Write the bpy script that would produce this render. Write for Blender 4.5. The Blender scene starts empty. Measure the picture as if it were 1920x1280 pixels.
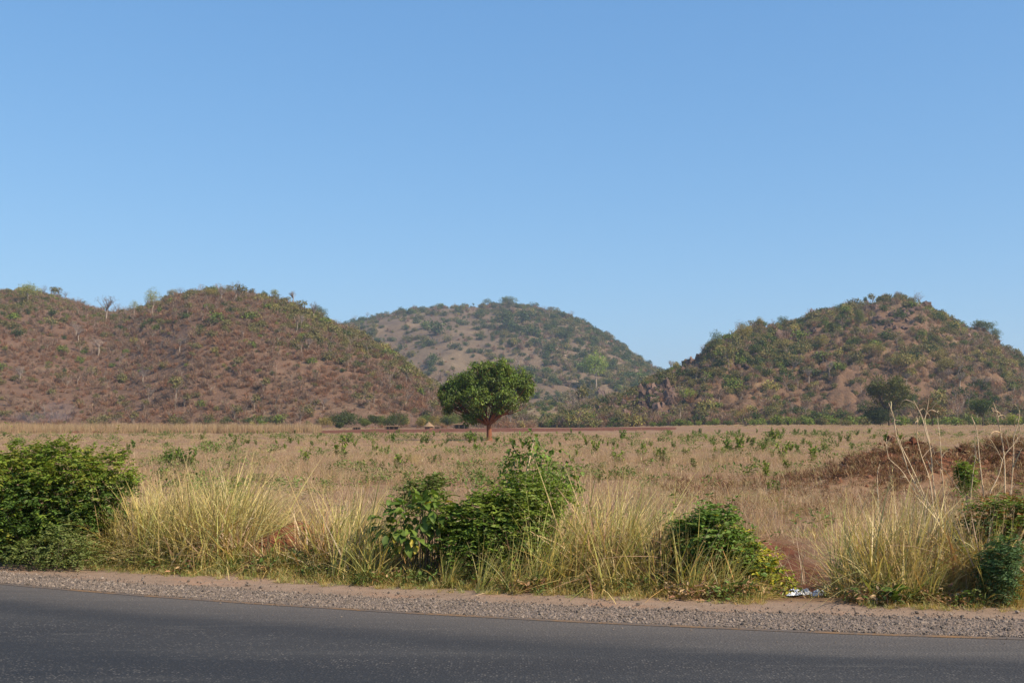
import bpy, math, random
import numpy as np
from mathutils import Vector

# ------------------------------------------------------------------ camera, sky, sun, exposure
W, H, F, HORIZON, CAMZ = 1920.0, 1280.0, 2133.0, 790.0, 2.0
PITCH = math.atan((HORIZON - H / 2) / F)
SUN_EL, SUN_AZ = math.radians(40), math.radians(122)        # azimuth from +Y (view direction) towards +X
scene = bpy.context.scene
cam_data = bpy.data.cameras.new('camera')
cam_data.sensor_width = 36.0
cam_data.lens = 36.0 * F / W
cam_data.clip_start = 0.1
cam_data.clip_end = 20000.0
cam = bpy.data.objects.new('camera', cam_data)
cam.location = (0, 0, CAMZ)
cam.rotation_euler = (math.pi / 2 + PITCH, 0, 0)
scene.collection.objects.link(cam)
scene.camera = cam

world = bpy.data.worlds.new('World')
scene.world = world
world.use_nodes = True
wn = world.node_tree.nodes
sky = wn.new('ShaderNodeTexSky')
sky.sky_type = 'NISHITA'
sky.sun_disc = False
sky.sun_elevation = SUN_EL
sky.sun_rotation = SUN_AZ
sky.altitude = 400
sky.air_density = 1.0
sky.dust_density = 0.6
sky.ozone_density = 1.0
SKY_STRENGTH = 0.12
wl = world.node_tree.links.new                              # the camera's soft highlight response, the same in every direction
s1 = wn.new('ShaderNodeVectorMath'); s1.operation = 'SCALE'; s1.inputs['Scale'].default_value = SKY_STRENGTH
ss_, sc_ = wn.new('ShaderNodeSeparateColor'), wn.new('ShaderNodeCombineColor')
for c_, g_ in enumerate((0.78, 0.60, 0.45)):
    pw = wn.new('ShaderNodeMath'); pw.operation = 'POWER'; pw.inputs[1].default_value = g_
    wl(ss_.outputs[c_], pw.inputs[0]); wl(pw.outputs[0], sc_.inputs[c_])
s2 = wn.new('ShaderNodeVectorMath'); s2.operation = 'MULTIPLY'
s2.inputs[1].default_value = [0.75 * a / SKY_STRENGTH for a in (0.545, 0.695, 0.885)]
wl(sky.outputs['Color'], s1.inputs[0]); wl(s1.outputs[0], ss_.inputs[0]); wl(sc_.outputs[0], s2.inputs[0]); wl(s2.outputs[0], wn['Background'].inputs['Color'])
wn['Background'].inputs['Strength'].default_value = SKY_STRENGTH

to_sun = Vector((math.sin(SUN_AZ) * math.cos(SUN_EL), math.cos(SUN_AZ) * math.cos(SUN_EL), math.sin(SUN_EL)))
sun_data = bpy.data.lights.new('sun', 'SUN')
sun_data.energy = 4.9
sun_data.angle = math.radians(0.53)
sun_data.color = (1.0, 0.89, 0.71)
sun = bpy.data.objects.new('sun', sun_data)
sun.rotation_euler = to_sun.to_track_quat('Z', 'Y').to_euler()
sun.location = (30, -30, 60)
scene.collection.objects.link(sun)

vs = scene.view_settings
vs.view_transform = 'Standard'
vs.look = 'None'
vs.exposure = 0.62
vs.gamma = 1.0
vs.use_curve_mapping = False
scene.cycles.use_denoising = True
scene.cycles.denoiser = 'OPENIMAGEDENOISE'
scene.cycles.denoising_input_passes = 'RGB_ALBEDO_NORMAL'
scene.cycles.denoising_prefilter = 'ACCURATE'
scene.cycles.max_bounces = 6
scene.cycles.diffuse_bounces = 2
scene.cycles.glossy_bounces = 2
scene.cycles.transmission_bounces = 4
scene.cycles.transparent_max_bounces = 4
scene.cycles.volume_bounces = 0

rng = np.random.default_rng(7)
random.seed(7)
COL = scene.collection

# ------------------------------------------------------------------ pixel geometry
SP, CP = math.sin(PITCH), math.cos(PITCH)
def ray(px, py):
    u, v = (px - W / 2) / F, (H / 2 - py) / F
    return np.array((u, CP - v * SP, SP + v * CP))
def at(px, py, Y):                      # the point of that direction at distance Y in front
    d = ray(px, py)
    return np.array((0, 0, CAMZ)) + d * (Y / d[1])
def elev(py):                           # tangent of the elevation of an image row
    v = (H / 2 - np.asarray(py, float)) / F
    return (SP + v * CP) / (CP - v * SP)
def pxx(px, Y):
    return (px - W / 2) / F * Y

# ------------------------------------------------------------------ noise
def hash2(i, j, s):
    n = (i.astype(np.int64) * 374761393 + j.astype(np.int64) * 668265263 + s * 1442695041) & 0x7fffffff
    n = ((n ^ (n >> 13)) * 1274126177) & 0x7fffffff
    n = (n ^ (n >> 16)) & 0x7fffffff
    return n / float(0x7fffffff)
def vnoise(x, y, s=0):
    x = np.asarray(x, float); y = np.asarray(y, float)
    xi, yi = np.floor(x), np.floor(y)
    fx, fy = x - xi, y - yi
    fx = fx * fx * (3 - 2 * fx); fy = fy * fy * (3 - 2 * fy)
    a, b = hash2(xi, yi, s), hash2(xi + 1, yi, s)
    c, d = hash2(xi, yi + 1, s), hash2(xi + 1, yi + 1, s)
    return (a + (b - a) * fx) * (1 - fy) + (c + (d - c) * fx) * fy
def fbm(x, y, s=0, o=4):
    r, a, n = 0, 0.5, 0
    for k in range(o):
        r = r + a * vnoise(x * 2 ** k + 17.3 * k, y * 2 ** k - 9.1 * k, s + k); n += a; a *= 0.5
    return r / n
def sstep(a, b, x):
    t = np.clip((np.asarray(x, float) - a) / (b - a), 0, 1)
    return t * t * (3 - 2 * t)

# ------------------------------------------------------------------ terrain functions
def line_y(x):                          # the road's far yellow edge line, a slight bend
    x = np.asarray(x, float)
    xc = np.clip(x, -7.5, 7.5)
    y = 11.75 - 0.298 * xc + 0.0155 * xc * xc
    return y + (x - xc) * (-0.298 + 0.031 * xc)
def gully(x, y):                        # small eroded runnel behind the litter
    cx = 3.73 + (y - 14) * 0.152 + 0.12 * np.sin(y * 1.7)
    w = 0.55
    return np.exp(-((x - cx) / w) ** 2) * sstep(13.6, 14.3, y) * (1 - sstep(22, 26, y))
def heap(x, y):                         # bare red heap of earth among the grass
    return np.exp(-(np.abs(x + 3.28) / 0.62) ** 2.6 - ((y - 16.7) / 0.7) ** 2) * (0.45 + 1.0 * fbm(x * 2.6, y * 2.6, 19, 4))
def mound(x, y):
    m = np.exp(-(np.maximum(0, np.abs(x - 17.2) - 2.6) / 2.7) ** 2) * np.exp(-((y - 42.5) / 3.3) ** 2)
    tail = 0.35 * np.exp(-((x - 11.5) / 2.6) ** 2 - ((y - 40.5) / 2.8) ** 2)
    return (m + tail) * (0.62 + 0.9 * (fbm(x * 0.7, y * 0.7, 31, 5) - 0.2))
def ground_z(x, y):
    x = np.asarray(x, float); y = np.asarray(y, float)
    s = y - line_y(x)
    z = -0.03 - 0.05 * sstep(0.3, 2.2, s) - 0.42 * sstep(2.6, 6.5, s)
    z = z + 1.25 * sstep(120, 400, y) * sstep(-5, 70, x - 0.05 * y)
    z = z + 0.07 * (fbm(x * 0.35, y * 0.35, 3, 3) - 0.5) * sstep(2.2, 5, s) + 0.05 * (fbm(x * 2.1, y * 2.1, 5, 2) - 0.5) * sstep(2.0, 3.5, s)
    z = z - 0.16 * gully(x, y) + 0.74 * heap(x, y)
    return z + 1.5 * mound(x, y)

class Hill:
    def __init__(self, name, sil, yr, yb, amp, seed, px0, px1, rough=0.0, drop=0.0):
        self.name = name
        self.sx = np.array([p[0] for p in sil], float); self.sy = np.array([p[1] for p in sil], float) + drop
        self.yr = yr; self.yb = yb; self.amp = amp; self.seed = seed; self.px0 = px0; self.px1 = px1; self.rough = rough
    def ridge(self, px):
        return np.interp(px, [a for a, b in self.yr], [b for a, b in self.yr])
    def base(self, px):
        return np.interp(px, [a for a, b in self.yb], [b for a, b in self.yb])
    def z(self, x, y):
        x = np.asarray(x, float); y = np.asarray(y, float)
        px = W / 2 + F * x / y
        yr, yb = self.ridge(px), self.base(px)
        yb = yb + 14 * (fbm(x / 60, x * 0 + 3.3, self.seed + 9, 3) - 0.5)
        py = np.interp(px, self.sx, self.sy)
        zr = CAMZ + elev(py) * yr
        g = ground_z(x, y) - 0.8
        t = (y - yb) / (yr - yb)
        tf = np.clip(t, 0, 1)
        f = np.where(t <= 1, 1 - (1 - tf ** 1.2) ** 1.6, np.clip(1 - (np.maximum(t, 1) - 1) ** 2 / 0.8, 0, 1))
        h = np.maximum(zr - g, 0)
        mask = np.clip(h / 25, 0, 1) * np.clip(tf * 4, 0, 1) * np.clip(1.15 - tf, 0.22 + 0.2 * self.rough, 1)
        n1 = fbm(x / 70, y / 90, self.seed, 3) - 0.5
        n2 = fbm(x / 17, y / 22, self.seed + 4, 3) - 0.5
        n3 = np.abs(fbm(x / 9, y / 12, self.seed + 6, 3) - 0.5)
        return g + h * f + mask * self.amp * (n1 * 14 + n2 * 4.0) + mask * self.rough * (n3 - 0.13) * 11

left_hill = Hill('left_hill',
    [(-900, 640), (-500, 570), (-200, 548), (-60, 548), (0, 546), (50, 546), (100, 556), (150, 572), (195, 586), (240, 584), (280, 570),
     (330, 552), (400, 547), (450, 551), (500, 560), (560, 578), (620, 604), (680, 634), (730, 660), (770, 692), (810, 722), (850, 747), (900, 768), (960, 786), (1010, 797)],
    [(-900, 760), (0, 720), (150, 780), (240, 760), (350, 660), (600, 620), (800, 560), (1010, 500)],
    [(-900, 480), (0, 432), (400, 425), (700, 430), (1010, 440)], 1.0, 11, -700, 1005, 0.0, 6.0)
right_hill = Hill('right_hill',
    [(985, 800), (1030, 790), (1070, 770), (1130, 748), (1200, 724), (1240, 704), (1285, 685), (1302, 677), (1318, 664), (1330, 645), (1345, 632), (1380, 622), (1405, 610), (1440, 609), (1470, 608),
     (1500, 602), (1530, 590), (1565, 582), (1590, 575), (1625, 572), (1650, 563), (1690, 560), (1715, 566), (1735, 572), (1758, 588), (1790, 602), (1800, 609), (1850, 620), (1868, 632), (1882, 652), (1920, 676), (2000, 700), (2200, 745), (2500, 790)],
    [(985, 505), (1200, 560), (1350, 620), (1500, 690), (1680, 730), (1900, 700), (2500, 650)],
    [(985, 470), (1100, 455), (1250, 450), (1500, 440), (1900, 440), (2500, 470)], 1.0, 23, 990, 2600, 1.5, 8.0)
middle_hill = Hill('middle_hill',
    [(150, 770), (350, 700), (500, 640), (580, 616), (640, 608), (700, 595), (760, 583), (820, 576), (900, 573), (940, 569), (1000, 577), (1060, 590),
     (1120, 618), (1170, 652), (1230, 691), (1290, 716), (1350, 742), (1450, 780), (1500, 792)],
    [(150, 1500), (640, 1650), (940, 1750), (1230, 1500), (1500, 1300)],
    [(150, 1000), (900, 950), (1500, 900)], 2.0, 37, 160, 1495, 0.4, 6.0)
valley_slope = Hill('valley_slope',
    [(780, 800), (850, 788), (900, 778), (960, 766), (1000, 758), (1040, 757), (1090, 766), (1140, 782), (1200, 800)],
    [(780, 800), (1000, 850), (1200, 800)], [(780, 560), (1000, 540), (1200, 560)], 0.6, 51, 785, 1195)
HILLS = [left_hill, right_hill, middle_hill, valley_slope]
def terrain_z(x, y):
    z = ground_z(x, y)
    for h in HILLS:
        px = W / 2 + F * np.asarray(x, float) / y
        ok = (px > h.px0) & (px < h.px1) & (np.asarray(y, float) > 380)
        z = np.where(ok, np.maximum(z, h.z(x, y)), z)
    return z
def hit(px, py, y0=380, y1=2100):       # first terrain point along a direction
    d = ray(px, py)
    ys = np.concatenate([np.arange(y0, 900, 2.0), np.arange(900, y1, 6.0)])
    x = d[0] * ys / d[1]; zr = CAMZ + d[2] * ys / d[1]
    below = terrain_z(x, ys) >= zr
    if not below.any():                 # above the ridge: take the closest approach
        k = int(np.argmin(zr - terrain_z(x, ys)))
    else:
        k = int(np.argmax(below))
    return np.array((x[k], ys[k], float(terrain_z(x[k], ys[k]))))
def flat_hit(px, py, ymin=6):           # the field or road seen at a pixel
    d = ray(px, py)
    ys = np.concatenate([np.arange(6, 60, 0.05), np.arange(60, 430, 0.5)]); ys = ys[ys > ymin]
    x = d[0] * ys / d[1]; zr = CAMZ + d[2] * ys / d[1]
    below = ground_z(x, ys) >= zr
    k = int(np.argmax(below)) if below.any() else len(ys) - 1
    return np.array((x[k], ys[k], float(ground_z(x[k], ys[k]))))
def gpoint(x, y):
    return np.array((x, y, float(ground_z(x, y))))

# ------------------------------------------------------------------ mesh builder
class MB:
    def __init__(self):
        self.V, self.C, self.Q, self.QM, self.T, self.TM, self.n = [], [], [], [], [], [], 0
    def add(self, v, q=None, t=None, col=(1, 1, 1), m=0):
        v = np.asarray(v, float).reshape(-1, 3)
        c = np.asarray(col, float)
        if c.ndim == 1: c = np.tile(c, (len(v), 1))
        self.V.append(v); self.C.append(c)
        if q is not None and len(q):
            q = np.asarray(q, int) + self.n; self.Q.append(q); self.QM.append(np.full(len(q), m))
        if t is not None and len(t):
            t = np.asarray(t, int) + self.n; self.T.append(t); self.TM.append(np.full(len(t), m))
        self.n += len(v)
    def tube(self, pts, rad, sides=6, col=(1, 1, 1), m=0):
        pts = np.asarray(pts, float); n = len(pts)
        rad = np.broadcast_to(np.asarray(rad, float), (n,))
        tan = np.gradient(pts, axis=0)
        tan /= np.linalg.norm(tan, axis=1)[:, None] + 1e-9
        ref = np.array((1.0, 0.13, 0.07)) if abs(tan[0][0]) < 0.8 else np.array((0.1, 1.0, 0.05))
        u = np.cross(tan, ref); u /= np.linalg.norm(u, axis=1)[:, None] + 1e-9
        w = np.cross(tan, u)
        a = np.linspace(0, 2 * math.pi, sides, endpoint=False)
        ring = u[:, None, :] * np.cos(a)[None, :, None] + w[:, None, :] * np.sin(a)[None, :, None]
        v = (pts[:, None, :] + ring * rad[:, None, None]).reshape(-1, 3)
        q = []
        for i in range(n - 1):
            for k in range(sides):
                q.append((i * sides + k, i * sides + (k + 1) % sides, (i + 1) * sides + (k + 1) % sides, (i + 1) * sides + k))
        self.add(v, q, col=col, m=m)
    def box(self, lo, hi, col=(1, 1, 1), m=0):
        (a, b, c), (d, e, f) = lo, hi
        v = [(a, b, c), (d, b, c), (d, e, c), (a, e, c), (a, b, f), (d, b, f), (d, e, f), (a, e, f)]
        q = [(0, 3, 2, 1), (4, 5, 6, 7), (0, 1, 5, 4), (1, 2, 6, 5), (2, 3, 7, 6), (3, 0, 4, 7)]
        self.add(v, q, col=col, m=m)
    def leaves(self, P, D, N, L, B, col, m=0, fine=False):
        """P base, D direction, N upper normal (all n x 3), L length, B width"""
        P, D, N = (np.asarray(a, float) for a in (P, D, N))
        n = len(P); L = np.broadcast_to(L, (n,))[:, None]; B = np.broadcast_to(B, (n,))[:, None]
        D = D / (np.linalg.norm(D, axis=1)[:, None] + 1e-9)
        S = np.cross(D, N); S /= np.linalg.norm(S, axis=1)[:, None] + 1e-9
        N = np.cross(S, D)
        col = np.asarray(col, float)
        if col.ndim == 1: col = np.tile(col, (n, 1))
        if not fine:
            v = np.stack([P, P + D * L * 0.5 + S * B * 0.5 + N * B * 0.12, P + D * L - N * L * 0.08, P + D * L * 0.5 - S * B * 0.5 + N * B * 0.12], 1)
            q = np.arange(n * 4).reshape(n, 4)
            self.add(v.reshape(-1, 3), q, col=np.repeat(col, 4, 0), m=m)
        else:
            v = np.stack([P, P + D * L * 0.3 + S * B * 0.47 + N * B * 0.16, P + D * L * 0.68 + S * B * 0.36 + N * B * 0.1 - N * L * 0.03,
                          P + D * L - N * L * 0.12, P + D * L * 0.68 - S * B * 0.36 + N * B * 0.1 - N * L * 0.03, P + D * L * 0.3 - S * B * 0.47 + N * B * 0.16], 1)
            b = np.arange(n)[:, None] * 6
            q = np.concatenate([b + np.array([[0, 1, 2, 3]]), b + np.array([[0, 3, 4, 5]])], 0)
            self.add(v.reshape(-1, 3), q, col=np.repeat(col, 6, 0), m=m)
    def mesh(self, name, mats, smooth=False):
        me = bpy.data.meshes.new(name)
        V = np.concatenate(self.V); C = np.concatenate(self.C)
        Q = np.concatenate(self.Q) if self.Q else np.zeros((0, 4), int)
        T = np.concatenate(self.T) if self.T else np.zeros((0, 3), int)
        MI = np.concatenate(self.QM + self.TM)
        me.vertices.add(len(V)); me.vertices.foreach_set('co', V.astype(np.float32).ravel())
        loops = np.concatenate([Q.ravel(), T.ravel()]).astype(np.int32)
        me.loops.add(len(loops)); me.loops.foreach_set('vertex_index', loops)
        tot = np.concatenate([np.full(len(Q), 4), np.full(len(T), 3)]).astype(np.int32)
        st = np.concatenate([[0], np.cumsum(tot)[:-1]]).astype(np.int32)
        me.polygons.add(len(tot)); me.polygons.foreach_set('loop_start', st); me.polygons.foreach_set('loop_total', tot)
        for m in mats: me.materials.append(m)
        me.polygons.foreach_set('material_index', MI.astype(np.int32))
        me.polygons.foreach_set('use_smooth', np.full(len(tot), bool(smooth)))
        a = me.attributes.new('col', 'FLOAT_COLOR', 'POINT')
        a.data.foreach_set('color', np.concatenate([C, np.ones((len(C), 1))], 1).astype(np.float32).ravel())
        me.update(calc_edges=True)
        me.validate()
        return me
    def build(self, name, mats, parent=None, loc=None, rotz=0.0, smooth=False):
        return link(name, self.mesh(name, mats if isinstance(mats, (list, tuple)) else [mats], smooth), parent, loc, rotz)

def link(name, me, parent=None, loc=None, rotz=0.0, scale=None):
    o = bpy.data.objects.new(name, me); COL.objects.link(o)
    if parent is not None: o.parent = parent
    if loc is not None: o.location = [float(a) for a in loc]
    o.rotation_euler = (0, 0, rotz)
    if scale is not None: o.scale = (scale, scale, scale) if np.isscalar(scale) else scale
    return o
def tag(o, label=None, cat=None, group=None, kind=None):
    if label: o['label'] = label
    if cat: o['category'] = cat
    if group: o['group'] = group
    if kind: o['kind'] = kind
    return o
def empty(name, loc, rotz=0.0):
    o = bpy.data.objects.new(name, None); COL.objects.link(o)
    o.location = [float(a) for a in loc]; o.rotation_euler = (0, 0, rotz); o.empty_display_size = 0.2
    return o
def unit(n, r=None):
    r = r or rng
    v = r.normal(size=(n, 3)); return v / np.linalg.norm(v, axis=1)[:, None]
def jitter(base, n, amt, r=None):       # per-piece colour variation
    r = r or rng
    b = np.asarray(base, float)
    if b.ndim == 1: b = np.tile(b, (n, 1))
    return np.clip(b * (1 + amt * r.normal(size=(n, 1))) * (1 + 0.35 * amt * r.normal(size=(n, 3))), 0.003, 0.9)

# ------------------------------------------------------------------ materials
def new_mat(name):
    m = bpy.data.materials.new(name); m.use_nodes = True
    nt = m.node_tree; nt.nodes.clear()
    out = nt.nodes.new('ShaderNodeOutputMaterial')
    return m, nt, out
def N(nt, kind, **kw):
    n = nt.nodes.new(kind)
    for k, v in kw.items():
        if k.startswith('in_'): n.inputs[k[3:]].default_value = v
        else: setattr(n, k, v)
    return n
def leaf_mat(name, transl=0.3, gloss=0.06, rough=0.45, vary=0.25, gain=(1, 1, 1)):
    m, nt, out = new_mat(name); L = nt.links.new
    at_ = N(nt, 'ShaderNodeAttribute', attribute_name='col')
    oi = N(nt, 'ShaderNodeObjectInfo')
    mr = N(nt, 'ShaderNodeMapRange'); mr.inputs['To Min'].default_value = 1 - vary; mr.inputs['To Max'].default_value = 1 + vary
    L(oi.outputs['Random'], mr.inputs['Value'])
    mul = N(nt, 'ShaderNodeVectorMath', operation='SCALE')
    gn = N(nt, 'ShaderNodeVectorMath', operation='MULTIPLY'); gn.inputs[1].default_value = gain
    L(at_.outputs['Color'], gn.inputs[0]); L(gn.outputs[0], mul.inputs[0]); L(mr.outputs['Result'], mul.inputs['Scale'])
    d = N(nt, 'ShaderNodeBsdfDiffuse'); t = N(nt, 'ShaderNodeBsdfTranslucent'); g = N(nt, 'ShaderNodeBsdfGlossy', in_Roughness=rough)
    tint = N(nt, 'ShaderNodeVectorMath', operation='MULTIPLY'); tint.inputs[1].default_value = (1.15, 1.1, 0.6)
    L(mul.outputs[0], d.inputs['Color']); L(mul.outputs[0], tint.inputs[0]); L(tint.outputs[0], t.inputs['Color'])
    m1 = N(nt, 'ShaderNodeMixShader', in_Fac=transl); m2 = N(nt, 'ShaderNodeMixShader', in_Fac=gloss)
    L(d.outputs[0], m1.inputs[1]); L(t.outputs[0], m1.inputs[2]); L(m1.outputs[0], m2.inputs[1]); L(g.outputs[0], m2.inputs[2])
    L(m2.outputs[0], out.inputs['Surface'])
    return m
def ramp(nt, fac, stops):
    r = N(nt, 'ShaderNodeValToRGB')
    while len(r.color_ramp.elements) < len(stops): r.color_ramp.elements.new(0.5)
    for e, (p, c) in zip(r.color_ramp.elements, stops): e.position = p; e.color = (*c, 1)
    nt.links.new(fac, r.inputs['Fac'])
    return r.outputs['Color']
def noise(nt, vec, scale, detail=4, rough=0.6, dist=0.0):
    n = N(nt, 'ShaderNodeTexNoise', in_Scale=scale, in_Detail=detail, in_Roughness=rough, in_Distortion=dist)
    nt.links.new(vec, n.inputs['Vector']); return n.outputs['Fac']
def mixc(nt, fac, a, b):
    m = N(nt, 'ShaderNodeMix', data_type='RGBA')
    for s, v in ((m.inputs[0], fac), (m.inputs[6], a), (m.inputs[7], b)):
        if isinstance(v, bpy.types.NodeSocket): nt.links.new(v, s)
        elif isinstance(v, (tuple, list)): s.default_value = (*v, 1)
        else: s.default_value = v
    return m.outputs[2]
def mrange(nt, v, a, b, c=0.0, d=1.0, smooth=False):
    m = N(nt, 'ShaderNodeMapRange', interpolation_type='SMOOTHSTEP' if smooth else 'LINEAR')
    m.inputs['From Min'].default_value = a; m.inputs['From Max'].default_value = b
    m.inputs['To Min'].default_value = c; m.inputs['To Max'].default_value = d
    nt.links.new(v, m.inputs['Value']); return m.outputs['Result']
def finish(nt, out, color, rough=0.9, spec=0.15, height=None, bump=0.3, dist=0.02):
    p = N(nt, 'ShaderNodeBsdfPrincipled')
    if isinstance(color, bpy.types.NodeSocket): nt.links.new(color, p.inputs['Base Color'])
    else: p.inputs['Base Color'].default_value = (*color, 1)
    if isinstance(rough, bpy.types.NodeSocket): nt.links.new(rough, p.inputs['Roughness'])
    else: p.inputs['Roughness'].default_value = rough
    p.inputs['Specular IOR Level'].default_value = spec
    if height is not None:
        b = N(nt, 'ShaderNodeBump', in_Strength=bump, in_Distance=dist)
        nt.links.new(height, b.inputs['Height']); nt.links.new(b.outputs['Normal'], p.inputs['Normal'])
    nt.links.new(p.outputs[0], out.inputs['Surface'])
    return p
def attr(nt, name, what='Fac'):
    return N(nt, 'ShaderNodeAttribute', attribute_name=name).outputs[what]
def pos(nt):
    return N(nt, 'ShaderNodeNewGeometry').outputs['Position']

LEAF = leaf_mat('leaf_green', 0.32, 0.02, 0.55, 0.0, (1.5, 1.35, 0.95))
LEAFV = leaf_mat('leaf_green_varied', 0.28, 0.01, 0.6, 0.15)
GLOSSY = leaf_mat('leaf_glossy_dark', 0.24, 0.025, 0.5, 0.0, (1.12, 1.1, 0.9))
GRASS = leaf_mat('grass_blade', 0.3, 0.04, 0.5, 0.16)
TWIG = leaf_mat('dry_twig', 0.0, 0.02, 0.6, 0.25)

def bark_mat(name, c1, c2, scale=6):
    m, nt, out = new_mat(name)
    p = pos(nt)
    st = N(nt, 'ShaderNodeMapping'); st.inputs['Scale'].default_value = (1, 1, 0.25); nt.links.new(p, st.inputs['Vector'])
    f = noise(nt, st.outputs[0], scale, 5, 0.7)
    finish(nt, out, ramp(nt, f, [(0.3, c1), (0.7, c2)]), 0.9, 0.1, f, 0.6, 0.05)
    return m
BARK_RED = bark_mat('bark_red_dust', (0.12, 0.045, 0.024), (0.25, 0.10, 0.054), 2.5)
BARK = bark_mat('bark_grey_brown', (0.10, 0.07, 0.05), (0.22, 0.17, 0.12), 3)
BARK_PALE = bark_mat('bark_pale', (0.24, 0.18, 0.135), (0.38, 0.30, 0.23), 1.2)
BARK_DARK = bark_mat('bark_dark', (0.05, 0.035, 0.025), (0.12, 0.085, 0.06), 3)
BARK_STUMP = bark_mat('bark_red_brown', (0.09, 0.032, 0.018), (0.17, 0.065, 0.036), 5)
STRAW_STALK = bark_mat('dry_stalk', (0.42, 0.29, 0.17), (0.68, 0.52, 0.35), 9)

# ------------------------------------------------------------------ the setting
def grid_obj(name, X, Y, Z, mat, attrs=None, smooth=True):
    m, n = X.shape
    b = MB()
    i = np.arange(m * n).reshape(m, n)
    q = np.stack([i[:-1, :-1], i[:-1, 1:], i[1:, 1:], i[1:, :-1]], -1).reshape(-1, 4)
    b.add(np.stack([X, Y, Z], -1).reshape(-1, 3), q)
    o = b.build(name, mat, smooth=smooth)
    for k, v in (attrs or {}).items():
        a = o.data.attributes.new(k, 'FLOAT', 'POINT'); a.data.foreach_set('value', np.asarray(v, np.float32).ravel())
    return o
def spaced(lo, hi, a, b, step, grow=1.12):
    mid = list(np.arange(a, b + 1e-6, step)); out = mid[:]
    d, v = step, mid[-1]
    while v < hi: d *= grow; v += d; out.append(v)
    d, v = step, mid[0]
    while v > lo: d *= grow; v -= d; out.insert(0, v)
    return np.array(out)

def ground_material():
    m, nt, out = new_mat('ground_soil'); L = nt.links.new
    p = pos(nt); s = attr(nt, 'sdist'); red = attr(nt, 'red')
    n1 = noise(nt, p, 0.12, 4, 0.6); n2 = noise(nt, p, 3.0, 5, 0.7); n3 = noise(nt, p, 38.0, 3, 0.6); n4 = noise(nt, p, 0.9, 4, 0.65)
    field = ramp(nt, n1, [(0.32, (0.17, 0.098, 0.058)), (0.5, (0.25, 0.155, 0.09)), (0.7, (0.30, 0.20, 0.115))])
    field = mixc(nt, mrange(nt, n4, 0.35, 0.7), field, (0.22, 0.13, 0.08))
    verge = ramp(nt, n2, [(0.3, (0.12, 0.065, 0.032)), (0.6, (0.21, 0.125, 0.066)), (0.8, (0.28, 0.20, 0.115))])
    dirt = ramp(nt, n2, [(0.3, (0.20, 0.138, 0.098)), (0.55, (0.26, 0.18, 0.13)), (0.8, (0.30, 0.22, 0.165))])
    dirt = mixc(nt, mrange(nt, n3, 0.62, 0.72), dirt, (0.16, 0.115, 0.09))
    dirt = mixc(nt, mrange(nt, n4, 0.52, 0.75, 0.0, 0.6), dirt, (0.35, 0.19, 0.115))
    c = mixc(nt, mrange(nt, s, 6.0, 11.0, smooth=True), verge, field)
    sj = N(nt, 'ShaderNodeMath', operation='MULTIPLY_ADD'); L(n2, sj.inputs[0]); sj.inputs[1].default_value = 0.5; L(s, sj.inputs[2])
    c = mixc(nt, mrange(nt, sj.outputs[0], 2.45, 2.85, smooth=True), dirt, c)
    redc = ramp(nt, n2, [(0.3, (0.10, 0.034, 0.018)), (0.55, (0.17, 0.062, 0.032)), (0.8, (0.25, 0.115, 0.062))])
    c = mixc(nt, red, c, redc)
    hsum = N(nt, 'ShaderNodeMath', operation='ADD'); L(n2, hsum.inputs[0]); L(n3, hsum.inputs[1])
    finish(nt, out, c, 0.95, 0.05, hsum.outputs[0], 0.5, 0.03)
    return m
gx = spaced(-2700, 2700, -11, 11, 0.14, 1.13)
gy = spaced(-300, 3200, 12.4, 23, 0.12, 1.07)
GX, GY = np.meshgrid(gx, gy)
GZ = ground_z(GX, GY)
RED = np.clip(gully(GX, GY) * 2.2 + heap(GX, GY) * 2.0, 0, 1)
RED = np.maximum(RED, np.clip(mound(GX, GY) * 1.6 - 0.2, 0, 1) * np.clip(2.4 * fbm(GX * 0.6, GY * 0.6, 77, 4) - 0.3, 0.35, 1))
RED = np.clip(RED, 0, 1)
g = grid_obj('ground', GX, GY, GZ, ground_material(), {'sdist': GY - line_y(GX), 'red': RED})
tag(g, kind='structure')

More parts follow.
